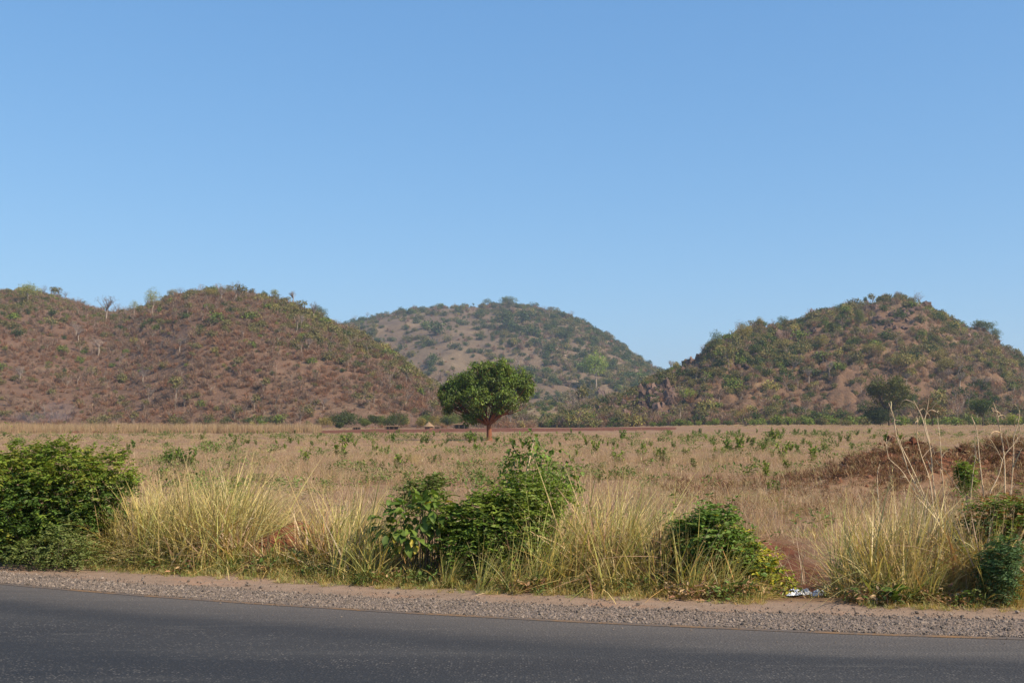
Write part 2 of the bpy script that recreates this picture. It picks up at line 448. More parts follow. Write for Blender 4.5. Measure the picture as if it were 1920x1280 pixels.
def road_material():
    m, nt, out = new_mat('asphalt'); L = nt.links.new
    p = pos(nt); s = attr(nt, 'sdist')
    st = N(nt, 'ShaderNodeMapping'); st.inputs['Scale'].default_value = (0.14, 1, 1); st.inputs['Rotation'].default_value = (0, 0, 0.29); L(p, st.inputs['Vector'])
    big = noise(nt, st.outputs[0], 0.9, 4, 0.6); fine = noise(nt, p, 55, 3, 0.7); mid = noise(nt, st.outputs[0], 5, 4, 0.7)
    vor = N(nt, 'ShaderNodeTexVoronoi', in_Scale=42.0, in_Randomness=1.0); L(p, vor.inputs['Vector'])
    sep = N(nt, 'ShaderNodeSeparateColor'); L(vor.outputs['Color'], sep.inputs[0])
    base = ramp(nt, big, [(0.36, (0.015, 0.0152, 0.017)), (0.5, (0.030, 0.0295, 0.030)), (0.64, (0.066, 0.061, 0.056))])
    base = mixc(nt, mrange(nt, fine, 0.35, 0.72), (0.016, 0.0165, 0.019), base)
    # exposed pale aggregate, more of it in worn streaks
    chips = N(nt, 'ShaderNodeMath', operation='MULTIPLY'); L(mrange(nt, sep.outputs[0], 0.66, 0.88), chips.inputs[0]); L(mrange(nt, vor.outputs['Distance'], 0.5, 0.25), chips.inputs[1])
    ch2 = N(nt, 'ShaderNodeMath', operation='MULTIPLY'); L(chips.outputs[0], ch2.inputs[0]); L(mrange(nt, mid, 0.3, 0.65, 0.25, 0.9), ch2.inputs[1])
    c = mixc(nt, ch2.outputs[0], base, (0.17, 0.15, 0.13))
    fl = noise(nt, p, 130, 2, 0.6)
    c = mixc(nt, mrange(nt, fl, 0.6, 0.74, 0, 0.7), c, (0.12, 0.112, 0.105))
    # oil-dark wheel tracks with a shape of their own and dust blown in from the edge
    dust = N(nt, 'ShaderNodeMath', operation='MULTIPLY_ADD'); L(mid, dust.inputs[0]); dust.inputs[1].default_value = 1.1; L(s, dust.inputs[2])
    c = mixc(nt, mrange(nt, dust.outputs[0], -1.0, 0.75, 0.0, 0.5), c, (0.16, 0.128, 0.104))
    c = mixc(nt, mrange(nt, dust.outputs[0], -3.6, -0.6, 0.0, 0.16), c, (0.15, 0.128, 0.11))
    sw = N(nt, 'ShaderNodeMath', operation='MULTIPLY_ADD'); L(big, sw.inputs[0]); sw.inputs[1].default_value = 0.9; L(s, sw.inputs[2])
    for c0 in (-0.95, -2.75):                              # tyre-polished, oil-dark wheel tracks
        a_ = mrange(nt, sw.outputs[0], c0 - 0.45, c0, smooth=True); b_ = mrange(nt, sw.outputs[0], c0 + 0.55, c0 + 0.1, smooth=True)
        mm_ = N(nt, 'ShaderNodeMath', operation='MULTIPLY'); L(a_, mm_.inputs[0]); L(b_, mm_.inputs[1])
        m2_ = N(nt, 'ShaderNodeMath', operation='MULTIPLY'); L(mm_.outputs[0], m2_.inputs[0]); L(mrange(nt, mid, 0.3, 0.6, 0.2, 0.62), m2_.inputs[1])
        c = mixc(nt, m2_.outputs[0], c, (0.020, 0.0205, 0.023))
    blot = mrange(nt, noise(nt, st.outputs[0], 2.3, 5, 0.75), 0.58, 0.7, 0, 0.5)
    c = mixc(nt, blot, c, (0.115, 0.103, 0.09))
    h = N(nt, 'ShaderNodeMath', operation='MULTIPLY_ADD'); L(vor.outputs['Distance'], h.inputs[0]); h.inputs[1].default_value = -1.0; L(fine, h.inputs[2])
    finish(nt, out, c, mrange(nt, fine, 0.3, 0.7, 0.7, 0.92), 0.25, h.outputs[0], 0.55, 0.012)
    return m
rx = spaced(-900, 900, -14, 14, 0.35, 1.15)
rs = np.concatenate([np.linspace(-7.6, -0.3, 26), np.linspace(-0.2, 0.16, 6)])
RX, RS = np.meshgrid(rx, rs)
edge = np.where(RS > 0.1, 0.09 * (fbm(RX * 2.2, RX * 0, 61, 4) - 0.5) * 2, 0)
RY = line_y(RX) + RS + edge
r = grid_obj('road', RX, RY, np.where(RS > 0.1, -0.03, 0.0) + 0.012 * (fbm(RX * 0.6, RS * 0.6, 63, 2) - 0.5), road_material(), {'sdist': RS}, smooth=False)
tag(r, kind='structure')

def line_material():
    m, nt, out = new_mat('worn_yellow_paint')
    p = pos(nt); n1 = noise(nt, p, 26, 4, 0.7); n2 = noise(nt, p, 1.6, 3, 0.6)
    add = N(nt, 'ShaderNodeMath', operation='ADD'); nt.links.new(n1, add.inputs[0]); nt.links.new(n2, add.inputs[1])
    c = mixc(nt, mrange(nt, add.outputs[0], 0.76, 1.08), (0.24, 0.125, 0.045), (0.11, 0.086, 0.07))
    finish(nt, out, c, 0.8, 0.2, n1, 0.4, 0.01)
    return m
LS = np.array([-0.05, 0.0, 0.05])
LX, LSS = np.meshgrid(rx, LS)
yl = grid_obj('edge_line', LX, line_y(LX) + LSS + 0.012 * (fbm(LX * 1.5, LX * 0 + 4, 71, 3) - 0.5), 0.012 * (fbm(LX * 0.6, LSS * 0.6, 63, 2) - 0.5) + 0.004, line_material())
tag(yl, kind='structure')

def gravel_material():
    m, nt, out = new_mat('gravel_bed'); L = nt.links.new
    p = pos(nt)
    v = N(nt, 'ShaderNodeTexVoronoi', in_Scale=30.0); L(p, v.inputs['Vector'])
    sep = N(nt, 'ShaderNodeSeparateColor'); L(v.outputs['Color'], sep.inputs[0])
    c = ramp(nt, sep.outputs[0], [(0.0, (0.09, 0.072, 0.062)), (0.4, (0.16, 0.125, 0.104)), (0.75, (0.22, 0.17, 0.14)), (1.0, (0.29, 0.225, 0.185))])
    c = mixc(nt, mrange(nt, noise(nt, p, 2.2, 4), 0.42, 0.7, 0.0, 0.8), c, (0.25, 0.18, 0.135))
    inv = N(nt, 'ShaderNodeMath', operation='MULTIPLY'); L(v.outputs['Distance'], inv.inputs[0]); inv.inputs[1].default_value = -1
    finish(nt, out, c, 0.95, 0.08, inv.outputs[0], 0.9, 0.025)
    return m
def gravel_width(x):
    return 1.26 + 0.03 * np.clip(x, -9, 9) + 0.5 * (fbm(np.asarray(x, float) * 0.8, np.asarray(x, float) * 0, 81, 4) - 0.5)
VS, VX = np.meshgrid(np.linspace(0, 1, 14), rx, indexing='ij')
GWv = gravel_width(VX)
ES = 0.10 + VS * (GWv - 0.10)
EZ = ground_z(VX, line_y(VX) + ES) + np.where((VS > 0.99) | (VS < 0.01), -0.02, 0.014)
gs = grid_obj('gravel_shoulder', VX, line_y(VX) + ES, EZ, gravel_material())
tag(gs, kind='structure')

def hill_material(name, soil, straw, dark, straw_amt, rock=0.0):
    m, nt, out = new_mat(name); L = nt.links.new
    p = pos(nt)
    n1 = noise(nt, p, 0.018, 5, 0.65, 0.6); n2 = noise(nt, p, 0.09, 5, 0.7); n3 = noise(nt, p, 0.5, 4, 0.7)
    c = ramp(nt, n2, [(0.3, tuple(0.7 * a for a in soil)), (0.55, soil), (0.75, tuple(1.25 * a for a in soil))])
    c = mixc(nt, mrange(nt, n1, 0.62 - 0.3 * straw_amt, 0.8 - 0.3 * straw_amt, 0, 0.9), c, straw)
    c = mixc(nt, mrange(nt, n3, 0.5, 0.72, 0, 0.75), c, dark)
    h = N(nt, 'ShaderNodeMath', operation='ADD'); L(n2, h.inputs[0]); L(n3, h.inputs[1])
    finish(nt, out, c, 0.95, 0.05, h.outputs[0], 0.8, 1.2)
    return m
HM = {
    'left_hill': hill_material('left_hill_soil', (0.158, 0.092, 0.06), (0.21, 0.14, 0.085), (0.092, 0.058, 0.041), 0.35),
    'right_hill': hill_material('right_hill_soil', (0.158, 0.092, 0.057), (0.215, 0.145, 0.08), (0.08, 0.055, 0.034), 0.45),
    'middle_hill': hill_material('middle_hill_soil', (0.155, 0.105, 0.068), (0.195, 0.138, 0.084), (0.09, 0.066, 0.045), 0.5),
    'valley_slope': hill_material('valley_slope_soil', (0.20, 0.13, 0.075), (0.27, 0.21, 0.115), (0.12, 0.10, 0.055), 0.7),
}
for h in HILLS:
    pxs = np.linspace(h.px0, h.px1, 340)
    ts = np.concatenate([np.linspace(-0.06, 1.0, 120), np.linspace(1.03, 1.9, 22)])
    PX, TS = np.meshgrid(pxs, ts)
    yr, yb = h.ridge(PX), h.base(PX)
    YY = yb + TS * (yr - yb); XX = (PX - W / 2) / F * YY
    ZZ = h.z(XX, YY)
    tag(grid_obj(h.name, XX, YY, ZZ, HM[h.name]), kind='structure')

def plough_material():
    m, nt, out = new_mat('ploughed_red_soil')
    p = pos(nt); n = noise(nt, p, 0.35, 5, 0.7)
    finish(nt, out, ramp(nt, n, [(0.3, (0.095, 0.036, 0.022)), (0.55, (0.15, 0.06, 0.036)), (0.8, (0.22, 0.105, 0.062))]), 0.95, 0.05, n, 0.8, 0.3)
    return m
PLOUGH = plough_material()
def strip(name, px0, px1, fa, fb, lift, seed):           # a bank of turned soil between two image-row curves
    pxs = np.linspace(px0, px1, 160); ts = np.linspace(0, 1, 12)
    near = np.array([flat_hit(p, fa(p)) for p in pxs]); far = np.array([flat_hit(p, fb(p)) for p in pxs])
    X = near[None, :, 0] * (1 - ts[:, None]) + far[None, :, 0] * ts[:, None]
    Y = near[None, :, 1] * (1 - ts[:, None]) + far[None, :, 1] * ts[:, None]
    e = np.sin(np.pi * ts)[:, None] * np.sin(np.pi * np.clip((pxs - px0) / (px1 - px0), 0, 1) ** 0.8)[None, :] ** 0.35
    Z = ground_z(X, Y) - 0.05 + e * lift * (0.35 + 1.3 * fbm(X / 6, Y / 12, seed, 4))
    return tag(grid_obj(name, X, Y, Z, PLOUGH), kind='structure')
strip('ploughed_soil', 590, 1270, lambda p: 812.5 - 0.009 * (p - 590), lambda p: 806.5 - 0.0095 * (p - 590), 0.45, 91)

# ------------------------------------------------------------------ scattering helper (uncountable cover only)
def scatter(name, pts, rot, scl, idx, protos):
    c = bpy.data.collections.new(name + '_kinds')
    for k, me in enumerate(protos):
        c.objects.link(bpy.data.objects.new('%s_kind_%02d' % (name, k), me))
    me = bpy.data.meshes.new(name)
    n = len(pts)
    me.vertices.add(n); me.vertices.foreach_set('co', np.asarray(pts, np.float32).ravel())
    a = me.attributes.new('rot', 'FLOAT_VECTOR', 'POINT'); a.data.foreach_set('vector', np.asarray(rot, np.float32).ravel())
    scl = np.asarray(scl, np.float32)
    if scl.ndim == 1: scl = np.repeat(scl[:, None], 3, 1)
    a = me.attributes.new('scl', 'FLOAT_VECTOR', 'POINT'); a.data.foreach_set('vector', scl.ravel())
    a = me.attributes.new('pick', 'INT', 'POINT'); a.data.foreach_set('value', np.asarray(idx, np.int32).ravel())
    ng = bpy.data.node_groups.new(name, 'GeometryNodeTree')
    ng.interface.new_socket('Geometry', in_out='INPUT', socket_type='NodeSocketGeometry')
    ng.interface.new_socket('Geometry', in_out='OUTPUT', socket_type='NodeSocketGeometry')
    nd = ng.nodes; L = ng.links.new
    gi, go = nd.new('NodeGroupInput'), nd.new('NodeGroupOutput')
    ci = nd.new('GeometryNodeCollectionInfo'); ci.inputs['Collection'].default_value = c
    ci.inputs['Separate Children'].default_value = True; ci.inputs['Reset Children'].default_value = True
    ip = nd.new('GeometryNodeInstanceOnPoints'); ip.inputs['Pick Instance'].default_value = True
    def na(nm, ty):
        x = nd.new('GeometryNodeInputNamedAttribute'); x.data_type = ty; x.inputs['Name'].default_value = nm
        return x.outputs['Attribute']
    L(gi.outputs[0], ip.inputs['Points']); L(ci.outputs[0], ip.inputs['Instance'])
    L(na('pick', 'INT'), ip.inputs['Instance Index'])
    L(na('rot', 'FLOAT_VECTOR'), ip.inputs['Rotation']); L(na('scl', 'FLOAT_VECTOR'), ip.inputs['Scale'])
    L(ip.outputs[0], go.inputs[0])
    o = link(name, me)
    md = o.modifiers.new('scatter', 'NODES'); md.node_group = ng
    o['kind'] = 'stuff'
    return o
def rots(n, tilt=0.1, lean=None):
    r = rng.normal(size=(n, 3)) * tilt; r[:, 2] = rng.uniform(0, 6.283, n)
    return r

# ------------------------------------------------------------------ grass tufts
def tuft(seed, n, h, base_r, width, tilt, curve, segs, pal, lean=(0, 0), tipcol=None, heads=0.0, headcol=(0.4, 0.28, 0.2), hvar=0.3, mats=None):
    r = np.random.default_rng(seed)
    b = MB()
    az = r.uniform(0, 6.283, n); rad = base_r * np.sqrt(r.uniform(0, 1, n))
    P = np.stack([rad * np.cos(az), rad * np.sin(az), np.full(n, -0.03)], 1)
    hh = h * np.clip(1 + hvar * r.normal(size=n), 0.25, 1.35)
    az2 = az + r.normal(size=n) * 0.8
    tl = np.abs(r.normal(size=n)) * tilt
    D = np.stack([np.sin(tl) * np.cos(az2) + lean[0] * (1 + 0.5 * r.normal(size=n)), np.sin(tl) * np.sin(az2) + lean[1], np.cos(tl)], 1)
    D /= np.linalg.norm(D, axis=1)[:, None]
    hor = np.stack([D[:, 0], D[:, 1], np.zeros(n)], 1) + r.normal(size=(n, 3)) * 0.15 * np.array((1, 1, 0))
    hor /= np.linalg.norm(hor, axis=1)[:, None] + 1e-6
    cv = curve * np.abs(r.normal(size=n)) * 1.0
    side = np.stack([-np.sin(az2 + r.normal(size=n)), np.cos(az2 + r.normal(size=n)), np.zeros(n)], 1)
    t = np.linspace(0, 1, segs + 1)
    # arc whose direction turns towards the horizontal and droops
    C = P[:, None, :] + D[:, None, :] * (hh[:, None] * t)[:, :, None] + hor[:, None, :] * (hh[:, None] * cv[:, None] * t ** 2)[:, :, None]
    C[:, :, 2] -= (hh[:, None] * cv[:, None] * 0.75 * t ** 2.6)
    wd = width * r.uniform(0.6, 1.3, n)[:, None] * np.clip(1.0 - t ** 1.8, 0.06, 1)[None, :] * 0.5
    A = C - side[:, None, :] * wd[:, :, None]; B = C + side[:, None, :] * wd[:, :, None]
    V = np.stack([A, B], 2).reshape(n, -1, 3)
    pal = np.asarray(pal, float); pc = jitter(pal[r.integers(0, len(pal), n)], n, 0.14, r)
    tc = pc if tipcol is None else (pc * 0.4 + 0.6 * np.asarray(tipcol))
    cc = pc[:, None, :] * (1 - t[None, :, None]) + tc[:, None, :] * t[None, :, None]
    cc = np.repeat(cc, 2, 1)
    q = []
    for k in range(segs): q.append((2 * k, 2 * k + 1, 2 * k + 3, 2 * k + 2))
    q = (np.array(q)[None] + (np.arange(n) * 2 * (segs + 1))[:, None, None]).reshape(-1, 4)
    b.add(V.reshape(-1, 3), q, col=cc.reshape(-1, 3))
    if heads > 0:
        sel = np.where(r.uniform(size=n) < heads)[0]
        for i in sel:
            tip = C[i, -1]; d = C[i, -1] - C[i, -2]; d /= np.linalg.norm(d) + 1e-9
            k = 9
            s = r.uniform(-0.13, 0.04, k) * 1.3
            base = tip[None, :] + d[None, :] * s[:, None]
            dd = d[None, :] * 0.8 + unit(k, r) * 0.55
            b.leaves(base, dd, unit(k, r), r.uniform(0.03, 0.075, k), 0.006, jitter(headcol, k, 0.2, r))
    return b.mesh('tuft', [GRASS])

STRAWS = [(0.50, 0.37, 0.125), (0.45, 0.35, 0.10), (0.37, 0.32, 0.08), (0.58, 0.43, 0.18), (0.29, 0.28, 0.065), (0.42, 0.27, 0.10)]
GREENS = [(0.27, 0.31, 0.075), (0.33, 0.34, 0.10), (0.40, 0.36, 0.13), (0.22, 0.27, 0.065)]
DRY = [(0.40, 0.25, 0.145), (0.46, 0.305, 0.175), (0.345, 0.205, 0.12), (0.50, 0.35, 0.205)]
PINK = [(0.34, 0.212, 0.13), (0.40, 0.258, 0.155), (0.29, 0.185, 0.11), (0.45, 0.315, 0.185)]

# --- dry brown grass over the whole field
field_kinds = [tuft(100 + k, 34, 0.36, 0.28, 0.009, 0.5, 0.35, 2, [PINK, PINK, DRY, DRY, STRAWS, GREENS][k % 6], hvar=0.35) for k in range(9)]
def field_points(y0, y1, dens, margin=0.47):
    n = int(dens * (y1 - y0) * margin * (y0 + y1))
    y = np.sqrt(rng.uniform(y0 ** 2, y1 ** 2, n)); x = rng.uniform(-margin, margin, n) * y
    return x, y
fx, fy, fs = [], [], []
for y0, y1, dens, sc in ((17, 32, 5.0, 0.95), (32, 60, 4.2, 1.0), (60, 110, 1.7, 1.15), (110, 200, 0.62, 1.5), (200, 300, 0.26, 2.0), (300, 440, 0.13, 2.5)):
    x, y = field_points(y0, y1, dens); fx.append(x); fy.append(y); fs.append(np.full(len(x), sc))
fx, fy, fs = map(np.concatenate, (fx, fy, fs))
sd = fy - line_y(fx)
pat = fbm(fx * 0.07, fy * 0.07, 201, 3); pat2 = fbm(fx * 0.25, fy * 0.25, 205, 3)
keep = (sd > 6.0) & (gully(fx, fy) < 0.3) & (rng.uniform(size=len(fx)) < np.clip(2.6 * pat2 - 0.55, 0.06, 1)) & ~((fy > 232) & (fx > -46) & (fx < 60) & (rng.uniform(size=len(fx)) < 0.93)) & (mound(fx, fy) < 0.40 + 0.15 * rng.normal(size=len(fx)))
fx, fy, fs, pat, pat2 = fx[keep], fy[keep], fs[keep], pat[keep], pat2[keep]
pick = np.where(pat > 0.52, rng.choice([0, 1, 6, 7], len(fx)), rng.choice([2, 3, 8, 0, 1], len(fx)))
pick = np.where(rng.uniform(size=len(fx)) < 0.05 + 0.25 * (pat2 > 0.62), rng.choice([4, 5], len(fx)), pick)
pts = np.stack([fx, fy, ground_z(fx, fy)], 1)
fscl = fs * rng.uniform(0.65, 1.35, len(fx)) * (0.7 + 0.6 * pat)
o = scatter('dry_field_grass', pts, rots(len(fx), 0.06), np.stack([fscl, fscl, np.minimum(fscl, 0.75 + 0.12 * fscl)], 1), pick, field_kinds)
tag(o, 'thin dry pinkish brown grass covering the flat field', 'grass')

# --- tall standing dry stalks at the foot of the left hill
tall_kinds = [tuft(140 + k, 30, 2.0, 0.7, 0.05, 0.14, 0.12, 3, [(0.36, 0.225, 0.125), (0.44, 0.30, 0.17), (0.30, 0.18, 0.105), (0.33, 0.24, 0.12)], hvar=0.32) for k in range(4)]
px = rng.uniform(-60, 600, 3600); yy = rng.uniform(243, 300, 3600)
xx = pxx(px, yy); zz = ground_z(xx, yy)
k = rng.uniform(size=3600) < np.clip(0.25 + 1.4 * fbm(xx / 12, yy / 12, 211, 3), 0, 1)
xx, yy, zz = xx[k], yy[k], zz[k]
o = scatter('tall_dry_grass', np.stack([xx, yy, zz], 1), rots(len(xx), 0.04), rng.uniform(0.55, 1.0, len(xx)) * (0.65 + 0.7 * fbm(xx / 9, yy / 15, 213, 3)), rng.integers(0, 4, len(xx)), tall_kinds)
tag(o, 'band of tall straw coloured dry stalks at the foot of the left hill', 'grass')

# --- tall roadside grass
LEAN = (0.22, 0.0)
verge_kinds = []
for k in range(14):
    pal = [STRAWS, STRAWS[:3], GREENS + STRAWS[:2], STRAWS[3:]][k % 4]
    hgt = [1.0, 1.15, 0.85, 0.7, 1.25][k % 5]
    verge_kinds.append(tuft(300 + k, 30, hgt, 0.34, 0.018, [0.18, 0.35, 0.6][k % 3], [0.2, 0.45, 0.7, 0.3][k % 4], 7, pal, lean=(LEAN[0] * (0.8 + 1.6 * math.sin(k * 2.1)), 0.1 * math.cos(k * 3.3)), tipcol=(0.58, 0.45, 0.20), heads=0.2, headcol=(0.42, 0.31, 0.15), hvar=0.42))
low_kinds = [tuft(340 + k, 44, 0.34, 0.2, 0.017, 0.7, 0.5, 4, [STRAWS, GREENS, STRAWS[3:], GREENS + STRAWS][k % 4]) for k in range(8)]
litter_kinds = [tuft(360 + k, 34, 0.62, 0.28, 0.018, 1.15, 0.25, 4, [STRAWS[3:], DRY, STRAWS][k % 3]) for k in range(6)]
def verge_density(px):                   # how tall and thick the grass stands along the verge, read off the photograph
    hs = np.interp(px, [-250, 0, 180, 240, 330, 480, 560, 640, 700, 740, 980, 1020, 1120, 1240, 1400, 1440, 1520, 1560, 1700, 1780, 1900, 2200],
                   [0.6, 0.2, 0.4, 0.9, 1.1, 1.0, 0.8, 1.05, 0.85, 0.22, 0.22, 0.75, 1.05, 0.8, 0.42, 0.25, 0.3, 1.05, 0.95, 0.8, 0.7, 0.8])
    return hs
n = 4300
vx = rng.uniform(-10.5, 10.5, n); vsd = 2.55 + rng.gamma(2.0, 0.95, n)
vy = line_y(vx) + vsd; vpx = W / 2 + F * vx / vy
hs = verge_density(vpx)
bare = np.clip(gully(vx, vy) * 3.2 + heap(vx, vy) * 2.5 + 1.9 * np.exp(-((vx + 3.12) / 0.52) ** 2) * (vy < 16.7) * (vy > 14.6), 0, 1)
clump = fbm(vx * 0.9, vy * 0.9, 221, 2)
keep = (vsd < 6.5) & ~((vx > -1.9) & (vx < 0.45) & (vsd > 2.9) & (rng.uniform(size=n) < 0.8)) & ~((np.abs(vx - 3.55) < 0.6) & (vsd < 3.3)) & (rng.uniform(size=n) < np.clip(0.15 + hs * 0.6 + 1.2 * (clump - 0.5), 0.05, 0.95) * (1 - bare)) & (rng.uniform(size=n) > 0.12 + 0.75 * np.clip((vsd - 4.0) / 3, 0, 1))
vx, vy, vsd, hs = vx[keep], vy[keep], vsd[keep], hs[keep]
near_edge = sstep(2.4, 3.1, vsd)
o = scatter('tall_verge_grass', np.stack([vx, vy, ground_z(vx, vy)], 1), rots(len(vx), 0.08) * np.array((1, 1, 0.12)),
            hs * rng.uniform(0.65, 1.25, len(vx)) * (0.5 + 0.5 * near_edge), rng.integers(0, 14, len(vx)), verge_kinds)
tag(o, 'tall yellow green grass leaning along the road verge', 'grass')
n = 4200
vx = rng.uniform(-10.5, 10.5, n); vsd = 2.02 + rng.gamma(1.6, 0.78, n); vy = line_y(vx) + vsd
bare = np.clip(gully(vx, vy) * 3.0 + heap(vx, vy) * 2.5, 0, 1)
keep = (rng.uniform(size=n) > bare) & (rng.uniform(size=n) < 0.25 + 1.3 * fbm(vx * 0.7, vy * 1.4, 231, 3)) & (vsd < 7) & ~((np.abs(vx - 3.5) < 0.5) & (vsd < 2.9))
vx, vy, vsd = vx[keep], vy[keep], vsd[keep]
vpx = W / 2 + F * vx / vy
o = scatter('low_verge_grass', np.stack([vx, vy, ground_z(vx, vy)], 1), rots(len(vx), 0.1), rng.uniform(0.45, 1.1, len(vx)) * (0.25 + 0.75 * sstep(2.1, 3.1, vsd)),
            np.where(rng.uniform(size=len(vx)) < 0.55 + 0.25 * (vpx > 1100), rng.choice([0, 2, 4, 6], len(vx)), rng.choice([1, 3, 5, 7], len(vx))), low_kinds)
tag(o, 'short green and straw grass along the edge of the dirt shoulder', 'grass')
n = 1500
vx = rng.uniform(-10.5, 10.5, n); vsd = 2.7 + rng.gamma(1.8, 0.9, n); vy = line_y(vx) + vsd
keep = (np.clip(gully(vx, vy) * 3.0 + heap(vx, vy) * 2.0 + 0.7 * ((vx > -1.8) & (vx < 0.5)), 0, 1) < rng.uniform(size=n)) & (vsd < 7.5) & ~((np.abs(vx - 3.45) < 0.5) & (vsd < 3.2))
vx, vy = vx[keep], vy[keep]
o = scatter('fallen_straw', np.stack([vx, vy, ground_z(vx, vy) + 0.02 + rng.exponential(0.14, len(vx)).clip(0, 0.5) * (np.abs(vx - 3.6) > 0.9) * ((vx < -1.7) | (vx > 0.5))], 1), rots(len(vx), 0.3), rng.uniform(0.6, 1.3, len(vx)), rng.integers(0, 6, len(vx)), litter_kinds)
tag(o, 'bent and fallen straw matted under the roadside grass', 'grass')

# --- prominent single tussocks
tus_meshes = [tuft(380 + k, 70, 1.25, 0.2, 0.017, 0.3, [0.2, 0.5][k % 2], 7, GREENS[:3] + STRAWS[:3], lean=(0.12 if k % 2 else 0.3, 0), tipcol=(0.46, 0.39, 0.13), heads=0.25, headcol=(0.46, 0.40, 0.16)) for k in range(4)]
TUS = [(1572, 14.6, 1.05, 'tall yellow green grass tussock just right of the bare red runnel'), (1618, 14.9, 0.9, 'second tall grass tussock right of the runnel'), (1690, 14.6, 0.85, 'arching straw tussock below the dry stalk clump'),
       (345, 16.6, 1.0, 'tall yellow grass tussock leaning right in the left verge'), (280, 16.4, 0.85, 'yellow grass tussock beside the dense left bush'), (445, 16.9, 0.95, 'yellow green tussock midway between the left bush and the red heap'),
       (640, 15.2, 0.9, 'bright straw tussock right of the red heap'), (1050, 14.6, 0.95, 'tall green grass tussock right of the dense middle bush'), (1140, 14.4, 1.0, 'tall straw green tussock between the middle bush and the vine'), (1235, 14.3, 0.9, 'grass tussock touching the left end of the vine mound'),
       (905, 14.25, 0.5, 'short grass tussock standing before the left half of the dense middle bush'), (962, 14.1, 0.6, 'grass tussock standing before the right half of the dense middle bush'), (1008, 14.3, 0.85, 'tall grass tussock at the right end of the dense middle bush'),
       (1290, 13.75, 0.72, 'grass tussock drooping over the left end of the vine mound'), (1352, 13.65, 0.5, 'low grass tussock before the middle of the vine mound'), (700, 14.9, 0.8, 'straw tussock at the left side of the broad leaved shrub'),
       (838, 14.5, 0.42, 'low green tussock before the broad leaved shrub')]
for k, (px_, Y_, sc_, lab_) in enumerate(TUS):
    tag(link('grass_tussock', tus_meshes[k % 4], None, gpoint(pxx(px_, Y_), Y_), rng.normal() * 0.15, sc_), lab_, 'tussock', 'prominent tussocks along the verge')
# --- small green weeds creeping along the shoulder edge and under the grass
def weed_kind(seed, pal):
    r = np.random.default_rng(seed); b = MB(); n = 46
    a = r.uniform(0, 6.283, n); rr = 0.2 * np.sqrt(r.uniform(0, 1, n)); P = np.stack([rr * np.cos(a), rr * np.sin(a), r.uniform(0.0, 0.16, n)], 1)
    D = unit(n, r); D[:, 2] = np.abs(D[:, 2]) * 0.6; pal = np.asarray(pal)
    b.leaves(P, D, unit(n, r) * 0.5 + np.array((0, 0, 1)), r.uniform(0.04, 0.09, n), r.uniform(0.02, 0.04, n), jitter(pal[r.integers(0, len(pal), n)], n, 0.2, r), fine=True)
    return b.mesh('weed', [LEAFV])
weed_kinds = [weed_kind(390 + k, [(0.13, 0.17, 0.045), (0.10, 0.145, 0.035), (0.17, 0.19, 0.06)]) for k in range(3)] + [weed_kind(395 + k, [(0.34, 0.20, 0.10), (0.26, 0.15, 0.08), (0.42, 0.29, 0.15)]) for k in range(3)]
n = 1500
vx = rng.uniform(-10, 10, n); vsd = 2.25 + rng.gamma(1.3, 0.8, n); vy = line_y(vx) + vsd; nw = fbm(vx * 0.6, vy * 0.6, 251, 3)
keep = (rng.uniform(size=n) < np.clip(3.2 * nw - 1.2, 0, 1)) & (gully(vx, vy) < 0.25) & (heap(vx, vy) < 0.2) & (vsd < 8) & ~((np.abs(vx - 3.42) < 0.45) & (vsd < 3.0))
vx, vy = vx[keep], vy[keep]
green = rng.uniform(size=len(vx)) < np.where(vx < 1.0, 0.75, 0.35)
o = scatter('creeping_weeds', np.stack([vx, vy, ground_z(vx, vy)], 1), rots(len(vx), 0.12), rng.uniform(0.5, 1.3, len(vx)), np.where(green, rng.integers(0, 3, len(vx)), rng.integers(3, 6, len(vx))), weed_kinds)
tag(o, 'small creeping green and dead brown weeds under the verge grass', 'weeds')

# --- low green herbs through the field
x, y = field_points(24, 60, 0.5); x2, y2 = field_points(60, 200, 0.10)
x, y = np.concatenate([x, x2]), np.concatenate([y, y2])
nf = fbm(x * 0.12, y * 0.12, 261, 3); keep = (rng.uniform(size=len(x)) < np.clip(3.0 * nf - 1.25, 0.03, 1)) & (mound(x, y) < 0.5) & (y - line_y(x) > 6)
x, y = x[keep], y[keep]
o = scatter('field_herbs', np.stack([x, y, ground_z(x, y) + 0.08], 1), rots(len(x), 0.1), rng.uniform(0.8, 2.2, len(x)) * (1 + y / 150), rng.integers(0, 3, len(x)), weed_kinds)
tag(o, 'low green herbs scattered through the dry field grass', 'herbs')
# --- taller wispy seeding grass in drifts over the nearer field
wisp_kinds = [tuft(420 + k, 40, 0.62, 0.3, 0.008, 0.28, 0.3, 3, [PINK, DRY, STRAWS[3:]][k % 3], heads=0.5, headcol=(0.40, 0.27, 0.18), hvar=0.3) for k in range(5)]
x, y = field_points(18, 75, 1.6)
nf = fbm(x * 0.10, y * 0.10, 271, 3); keep = (rng.uniform(size=len(x)) < np.clip(4.0 * nf - 1.75, 0, 1)) & (mound(x, y) < 0.15) & (y - line_y(x) > 5.5) & (gully(x, y) < 0.3)
x, y = x[keep], y[keep]
o = scatter('wispy_field_grass', np.stack([x, y, ground_z(x, y)], 1), rots(len(x), 0.07), rng.uniform(0.7, 1.25, len(x)), rng.integers(0, 5, len(x)), wisp_kinds)
tag(o, 'taller wispy seeding grass drifting over the nearer field', 'grass')
